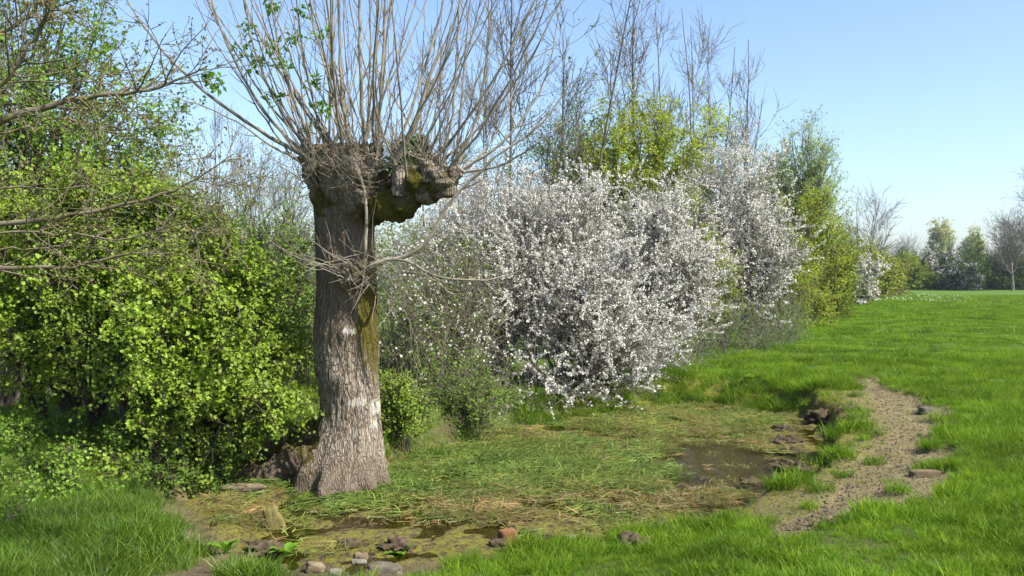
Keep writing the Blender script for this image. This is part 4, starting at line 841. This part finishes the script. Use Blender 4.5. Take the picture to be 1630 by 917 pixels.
bush('blackthorn_bush', 'small round blackthorn in white blossom far along the hedge', 'blackthorn', [gz(1362, 52), gz(1372, 52), gz(1350, 52)], [(1364, 440, 52, 25, 36, 1.3), (1352, 455, 52, 18, 26, 1.1), (1366, 470, 52, 22, 12, 1)], 'scrub_leaf', 'brown_twig', 62, nl=40, nt=450, nw=1800, nleaf=1800, lsize=.1, lr=.03, tl=.8, wl=.4, sep=6, flower='blossom', nflower=9000, fsize=.10, zmin=0.02, twr=.01)
bare_tree('bare_tree', 'wide bare tree leaning right over the far hedge', 'tree', gz(1378, 64), 7.2, 3.4, .14, 63, 'grey_twig', (.03, 0), n1=22, n2=160, n3=800, up=.1, ang=46, t0=.22, tw=.016, twlen=1.0, sep=22, poles=3)
# ---- far line of trees across the field
fl = [('dark green bush at the left end of the far tree line', 1428, 432, 118, 26, 23, 'far_leaf', 0), ('mid green bush left of the pinkish blossom in the far tree line', 1452, 434, 116, 19, 20, 'far_green', 0), ('dark bush in front of the tall left poplar', 1472, 434, 120, 22, 20, 'far_leaf', .25),
      ('pinkish white flowering thorn in the far tree line', 1496, 428, 118, 24, 25, 'far_leaf', 1), ('low white flowering thorn right of the pinkish one', 1520, 442, 114, 19, 17, 'far_leaf', .9), ('big dark round tree in the far tree line', 1560, 426, 116, 34, 28, 'far_leaf', 0), ('dark tree right of the big round one', 1592, 432, 117, 26, 25, 'far_leaf', 0),
      ('dark bush under the bare trees at the right edge', 1622, 434, 115, 24, 25, 'far_leaf', 0), ('low green bush behind the end of the hedge', 1410, 440, 122, 22, 17, 'far_green', 0), ('grey green bush cut by the right edge of the view', 1655, 434, 116, 29, 25, 'far_leaf', 0)]
for k, (lab, px, py_, d, rx, ry, lm, fw) in enumerate(fl):
    bush('far_tree', lab, 'tree', [gz(px + rx * t, d) for t in (-.8, -.4, 0, .4, .8)], [(px, 453, d - .5, rx * 1.05, 9, 1.8), (px, py_, d, rx, ry, 2.2), (px - rx * .4, py_ + ry * .35, d, rx * .75, ry * .6, 2), (px + rx * .4, py_ + ry * .3, d, rx * .75, ry * .65, 2)], lm, 'dark_twig', 820 + k,
         nl=36, nt=280, nw=1100, nleaf=int(9000 * (1 - .5 * fw)), lsize=.27, lr=.10, tl=1.7, wl=.9, sep=5, twr=.02, flower='far_blossom', nflower=int(5500 * fw), fsize=.22, zmin=.05, group='trees of the far line across the field')
for k, (px, d, top, rx, lab) in enumerate([(1498, 230, 347, 18, 'taller pale green poplar standing beyond the far tree line'), (1546, 235, 360, 19, 'shorter pale green poplar with a sloping top beyond the tree line')]):
    ry = (442 - top) / 2
    bush('poplar_tree', lab, 'tree', [gz(px, d)], [(px, top + ry * .62, d, rx * .9, ry * .62, 3), (px - 5, top + ry * 1.1, d, rx * .8, ry * .7, 3), (px + 6, top + ry * (.5 if k == 0 else 1.0), d, rx * .65, ry * .5, 3), (px, top + ry * 1.5, d, rx * .6, ry * .5, 3)],
         'poplar_leaf', 'grey_twig', 840 + k, nl=50, nt=300, nw=1100, nleaf=9000, lsize=.45, lr=.22, tl=2.6, wl=1.3, sep=8, twr=.03, spike=.8, up=.25, group='poplars beyond the field')
for k, (px, d, top, lab) in enumerate([(1612, 108, 362, 'smaller bare grey tree near the right edge of the far line'), (1645, 104, 285, 'large bare tree cut off by the right edge'), (1440, 124, 400, 'thin bare tree at the end of the hedge before the far line')]):
    bare_tree('far_bare_tree', lab, 'tree', gz(px, d), (HOR - top) / F * d + EYE, 5.0 if k == 1 else 3.4, .22, 850 + k, 'grey_twig', n1=26, n2=200, n3=800, n4=1300 if k < 2 else 0, up=.1, ang=44, t0=.25, tw=.022, twlen=1.5, sep=12, group='bare trees of the far line')

# ------------------------------------------------------------------ plants, stones and clods
def gnd(px, py, z0=0.0):
    z = z0
    for _ in range(30):
        p = G(px, py, z); z = .5 * z + .5 * float(terrain(np.array([p[0]]), np.array([p[1]]))[0])
    return G(px, py, z)
def rock(name, label, cat, px, py, dims, mat, seed, rough=.22, sink=.3, boxy=0.0, rz=0.0, group=None, tilt=0.0):
    p = gnd(px, py); r = rng_(seed); nu, nv_ = 36, 24
    u = np.arange(nu) / nu * 2 * math.pi; v = np.linspace(-math.pi / 2, math.pi / 2, nv_); U, V = np.meshgrid(u, v)
    d = np.stack([np.cos(V) * np.cos(U), np.cos(V) * np.sin(U), np.sin(V)], -1)
    if boxy: d = d / (np.abs(d) ** (2 + boxy * 6)).sum(-1, keepdims=True) ** (1 / (2 + boxy * 6))
    fq = 2.8 if mat == 'clod' else 1.7
    d = d * (1 + rough * fbm(d[..., 0] * fq, d[..., 1] * fq, d[..., 2] * fq, 1, 5, seed))[..., None]
    q = d * np.array(dims) / 2; ct, st_ = math.cos(tilt), math.sin(tilt); q = np.stack([q[..., 0] * ct + q[..., 2] * st_, q[..., 1], -q[..., 0] * st_ + q[..., 2] * ct], -1)
    c, s = math.cos(rz), math.sin(rz); q = np.stack([q[..., 0] * c - q[..., 1] * s, q[..., 0] * s + q[..., 1] * c, q[..., 2] + dims[2] * (.5 - sink)], -1)
    ii = np.arange(nu * nv_).reshape(nv_, nu); mb = MB(); mb.add(q, np.stack([ii[:-1], np.roll(ii[:-1], -1, 1), np.roll(ii[1:], -1, 1), ii[1:]], -1).reshape(-1, 4))
    mb.v = [v + p.astype(np.float32) for v in mb.v]
    o = mb.build(name, M[mat], origin=p, smooth=True); return tag(o, label, cat, group)
rock('brick', 'broken reddish brown brick standing in the shallow near edge of the pond', 'brick', 808, 864, (.13, .10, .12), 'brick', 1, .05, .18, 1.0, .5)
rock('stone', 'dark rounded stone lying against the broken brick', 'stone', 793, 868, (.14, .12, .07), 'clod', 2, .45, .3)
rock('stone', 'grey stone lying on the bare soil beside the right field grass', 'stone', 1474, 657, (.16, .12, .09), 'grey_stone', 3, .15, .2, .5, .3)
rock('stone', 'long flat tan stone at the right side of the trodden path', 'stone', 1472, 758, (.25, .10, .07), 'tan_stone', 4, .1, .25, .8, .05)
rock('stone', 'small pale stone by the grass at the near pond edge', 'stone', 908, 860, (.075, .06, .055), 'pale_stone', 5, .45, .3, .4)
rock('stone', 'dark wet rounded stone in the algae near the left of the pond', 'stone', 556, 868, (.17, .13, .09), 'clod', 6, .45, .4)
rock('stone', 'tan angular stone, upper of the pair at the bottom edge of the pond', 'stone', 575, 889, (.10, .08, .07), 'tan_stone', 7, .4, .45, .3)
rock('stone', 'pale grey stone just below the tan angular one', 'stone', 572, 898, (.10, .08, .06), 'pale_stone', 8, .45, .45, .3)
rock('stone', 'large smooth grey boulder at the bottom edge of the picture', 'stone', 612, 908, (.24, .16, .10), 'wet_stone', 9, .5, .5, .1)
rock('stone', 'brown tilted stone at the very bottom left of the pond stones', 'stone', 503, 908, (.12, .09, .07), 'tan_stone', 10, .4, .3, .4, .3, None, .3)
rock('stone', 'small blue grey stone between the brown stone and the boulder', 'stone', 533, 913, (.08, .07, .05), 'grey_stone', 11, .4, .45, .3)
rock('stone', 'flat pale slab at the foot of the earthy root', 'stone', 388, 779, (.36, .16, .07), 'tan_stone', 12, .35, .4, .5)
for k, (px, py_, dm, lab) in enumerate([(632, 872, (.16, .13, .09), 'dark mud clod in the algae right of the wet stone'), (1193, 776, (.20, .15, .09), 'brown mud clod standing in the open water'), (1258, 752, (.34, .22, .13), 'large dark mud clod at the right water edge'), (1262, 726, (.24, .16, .10), 'dark mud clod above the large one at the water edge'),
                                      (1252, 708, (.32, .25, .12), 'smooth brown mound at the upper right of the open water'), (1120, 765, (.12, .1, .05), 'small clod at the near side of the open water'), (1248, 688, (.2, .15, .1), 'clod topped with moss behind the smooth brown mound'), (1050, 845, (.2, .16, .08), 'wet clod at the near bank right of the brick'),
                                      (1010, 872, (.22, .16, .09), 'crumbling clod under the near bank grass'), (420, 880, (.2, .16, .08), 'dark clod at the left end of the pond'), (1310, 668, (.4, .24, .15), 'dark broken edge of earth below the grass tuft at the bank')]):
    rock('mud_clod', lab, 'clod', px, py_, tuple(v * 1.35 for v in dm), 'clod', 900 + k, .95, .36, 0, k, 'mud clods around the water')
# bits of crumbled earth on the path
r = rng_(31); n = 3800; i = r.integers(0, len(PATH), n); x = PATH[i, 0] + r.normal(0, .28, n); y = PATH[i, 1] + r.normal(0, .3, n); k = region(x, y)[1] > .4; x, y = x[k], y[k]
def pebble(seed):
    r = rng_(seed); mb = MB(); v = np.array([(1, 0, 0), (-1, 0, 0), (0, 1, 0), (0, -1, 0), (0, 0, .7), (0, 0, -.7), (.6, .6, .3), (-.6, .6, .3)]) * r.uniform(.6, 1.2, (8, 3))
    mb.add(v * .012, np.array([(0, 6, 4), (6, 2, 4), (2, 7, 4), (7, 1, 4), (1, 3, 4), (3, 0, 4), (2, 6, 5), (6, 0, 5), (7, 2, 5), (1, 7, 5), (3, 1, 5), (0, 3, 5)])); return mb.mesh('crumb', M['tan_stone' if seed % 4 else 'grey_stone'], False)
scatter('soil_crumb', on_ground(x, y, .003), r.uniform(0, 6.28, len(x)), r.uniform(.3, 1.25, len(x)) ** 1.5, [pebble(s) for s in range(6)], r.integers(0, 6, len(x)), ('crumbled bits of dry earth strewn over the path', 'soil'))
# stump
p = gnd(440, 842); r = rng_(8); a = np.arange(20) / 20 * 2 * math.pi; rows = []
for h, s in ((-.1, 1.25), (0, 1.1), (.06, .9), (.12, .8), (.17, .7)):
    jag = (h > .15) * r.uniform(-.05, .05, 20); rad_ = .075 * s * (1 + .2 * np.cos(3 * a + 1) + r.normal(0, .06, 20)); rows.append(np.stack([rad_ * np.cos(a) - .25 * h, rad_ * np.sin(a), h + jag], -1))
rows.append(np.stack([.02 * np.cos(a) - .04, .02 * np.sin(a), np.full(20, .10)], -1)); rows = np.array(rows); q = np.arange(120).reshape(6, 20); mb = MB(); mb.add(rows, np.stack([q[:-1], np.roll(q[:-1], -1, 1), np.roll(q[1:], -1, 1), q[1:]], -1).reshape(-1, 4))
mb.v = [v + p.astype(np.float32) for v in mb.v]
tag(mb.build('tree_stump', M['stump'], origin=p), 'small mossy broken stump at the left end of the pond', 'stump')
# broad-leaved dock plants
def dock(px, py_, s, seed, label, nl=9):
    p = gnd(px, py_); root = thing('dock_plant', p, label, 'plant'); r = rng_(seed)
    for k in range(nl):
        az = k / nl * 6.28 + r.normal(0, .3); L_ = s * r.uniform(.7, 1.2); el = r.uniform(.5, 1.2); n = 6
        t = np.linspace(0, 1, n); x = L_ * t * math.cos(el) * (1 + .2 * t); z = L_ * (math.sin(el) * t - .45 * t ** 2); w = L_ * .17 * np.sin(np.pi * np.clip(t * .92 + .06, 0, 1)) ** .8
        c, s_ = math.cos(az), math.sin(az); mid = np.stack([x * c, x * s_, z], 1); sd_ = np.array([-s_, c, 0])
        V = np.concatenate([mid + sd_ * w[:, None] + np.array([0, 0, .25]) * w[:, None], mid, mid - sd_ * w[:, None] + np.array([0, 0, .25]) * w[:, None]])
        f = [(i + j * n, i + 1 + j * n, i + 1 + (j + 1) * n, i + (j + 1) * n) for j in range(2) for i in range(n - 1)]
        mb = MB(); mb.add(V + p, np.array(f)); mb.build('leaf', M['bright_leaf'], root)
dock(1202, 608, .30, 1, 'broad-leaved dock plant in the grass above the far bank', 11); dock(640, 668 + 215, .16, 2, 'small broad-leaved seedling at the near bottom edge of the pond', 5); dock(455, 885, .22, 3, 'pale upright young plant at the left end of the pond', 6); dock(360, 880, .18, 4, 'small leafy weed beside the bare patch at lower left', 6)
# tussocks on the slope
def tuft(px, py_, s, seed, label, mat='grass', n=150):
    s *= .8; p = gnd(px, py_); me = blade_clump(seed, n, .15 * s, .12 * s, .55, .006, M[mat], seg=4, droop=1.1); o = bpy.data.objects.new('grass_tussock', me); C.objects.link(o); o.location = p
    tag(o, label, 'grass tuft', 'grass tussocks on the bank')
for k, (px, py_, s, lab) in enumerate([(1356, 654, 1.5, 'dark overhanging grass tussock above the broken earth'), (1388, 690, 1.5, 'bright round grass tussock left of the bare path'), (1392, 737, 1.0, 'small bright grass tussock in the middle of the path slope'), (1345, 757, .8, 'little grass tussock by the water side of the path'), (1218, 680, 1.7, 'grass tussock at the far right corner of the pond'),
                                     (1420, 600, 2.2, 'tall dark grass tussock at the top of the path'), (1305, 780, 1.2, 'grass tussock near the lower water edge'), (1270, 640, 1.6, 'grass tussock on the far bank below the dock plant'), (1150, 640, 1.4, 'grass tussock at the far edge of the pond'), (1100, 632, 1.6, 'grass tussock beside the brushwood at the pond'), (735, 700, 2.2, 'drooping grass tussock left under the blossom'), (680, 725, 2.4, 'large drooping grass tussock right of the pollard foot'),
                                     (1325, 638, 1.6, 'grass tussock on the rim left of the path top'), (1190, 835, 1.3, 'grass tussock on the near bank by the water'), (1090, 850, 1.5, 'grass tussock on the near bank right of the clods')]):
    tuft(px, py_, s, 950 + k, lab, 'long_grass' if k in (0, 5, 10, 11) else 'grass')
# daisies
r = rng_(91); n = 900; y = 9 + 80 * r.uniform(0, 1, n) ** 1.1; x = hedge_x(y) + 1 + r.uniform(0, 1, n) * (y * .6 - hedge_x(y)); k = (fbm(x, y, 0, .12, 2, 92) + .25 * fbm(x, y, 0, .6, 2, 93) > .12) & (r.uniform(0, 1, n) < np.clip((y - 28) / 40, 0, 1)); x, y = x[k], y[k]
c = G(1425, 478); m = 170; x = np.concatenate([x, c[0] + r.normal(0, 1.7, m)]); y = np.concatenate([y, c[1] + r.normal(0, 4.5, m)])
p = on_ground(x, y, .14); mb = MB(); discs(mb, r, p, r.normal(0, .35, p.shape) + np.array([0, -.5, 1]), .012 + .0007 * y, 6); o = mb.build('daisy_carpet', M['blossom'], kind='stuff', smooth=False); o['label'] = 'white daisies sprinkled over the far meadow'
# nettles and weeds in the shade under the hawthorn
bush('weed_patch', 'low leafy weeds in the shade under the hawthorn', 'weeds', [gz(a, d) for a, d in ((40, 8.4), (120, 8.2), (260, 8.0), (-40, 8.2), (330, 8.2), (0, 7.2), (60, 7.2), (120, 7.1), (200, 7.3), (260, 7.6), (-40, 6), (20, 6), (80, 6.1))], [(40, 720, 8.3, 110, 50, .6), (200, 720, 8.1, 90, 38, .5), (50, 775, 7.2, 110, 45, .5), (310, 735, 8.0, 50, 35, .3), (180, 765, 7.3, 90, 35, .4), (20, 850, 6.0, 80, 40, .4), (280, 760, 7.6, 40, 22, .3)], 'tree_leaf', 'dark_twig', 95, nl=120, nt=600, nw=2600, nleaf=18000, lsize=.036, lr=.004, tl=.2, wl=.12, sep=0, arch=.1, zmin=None, tmin=.3)
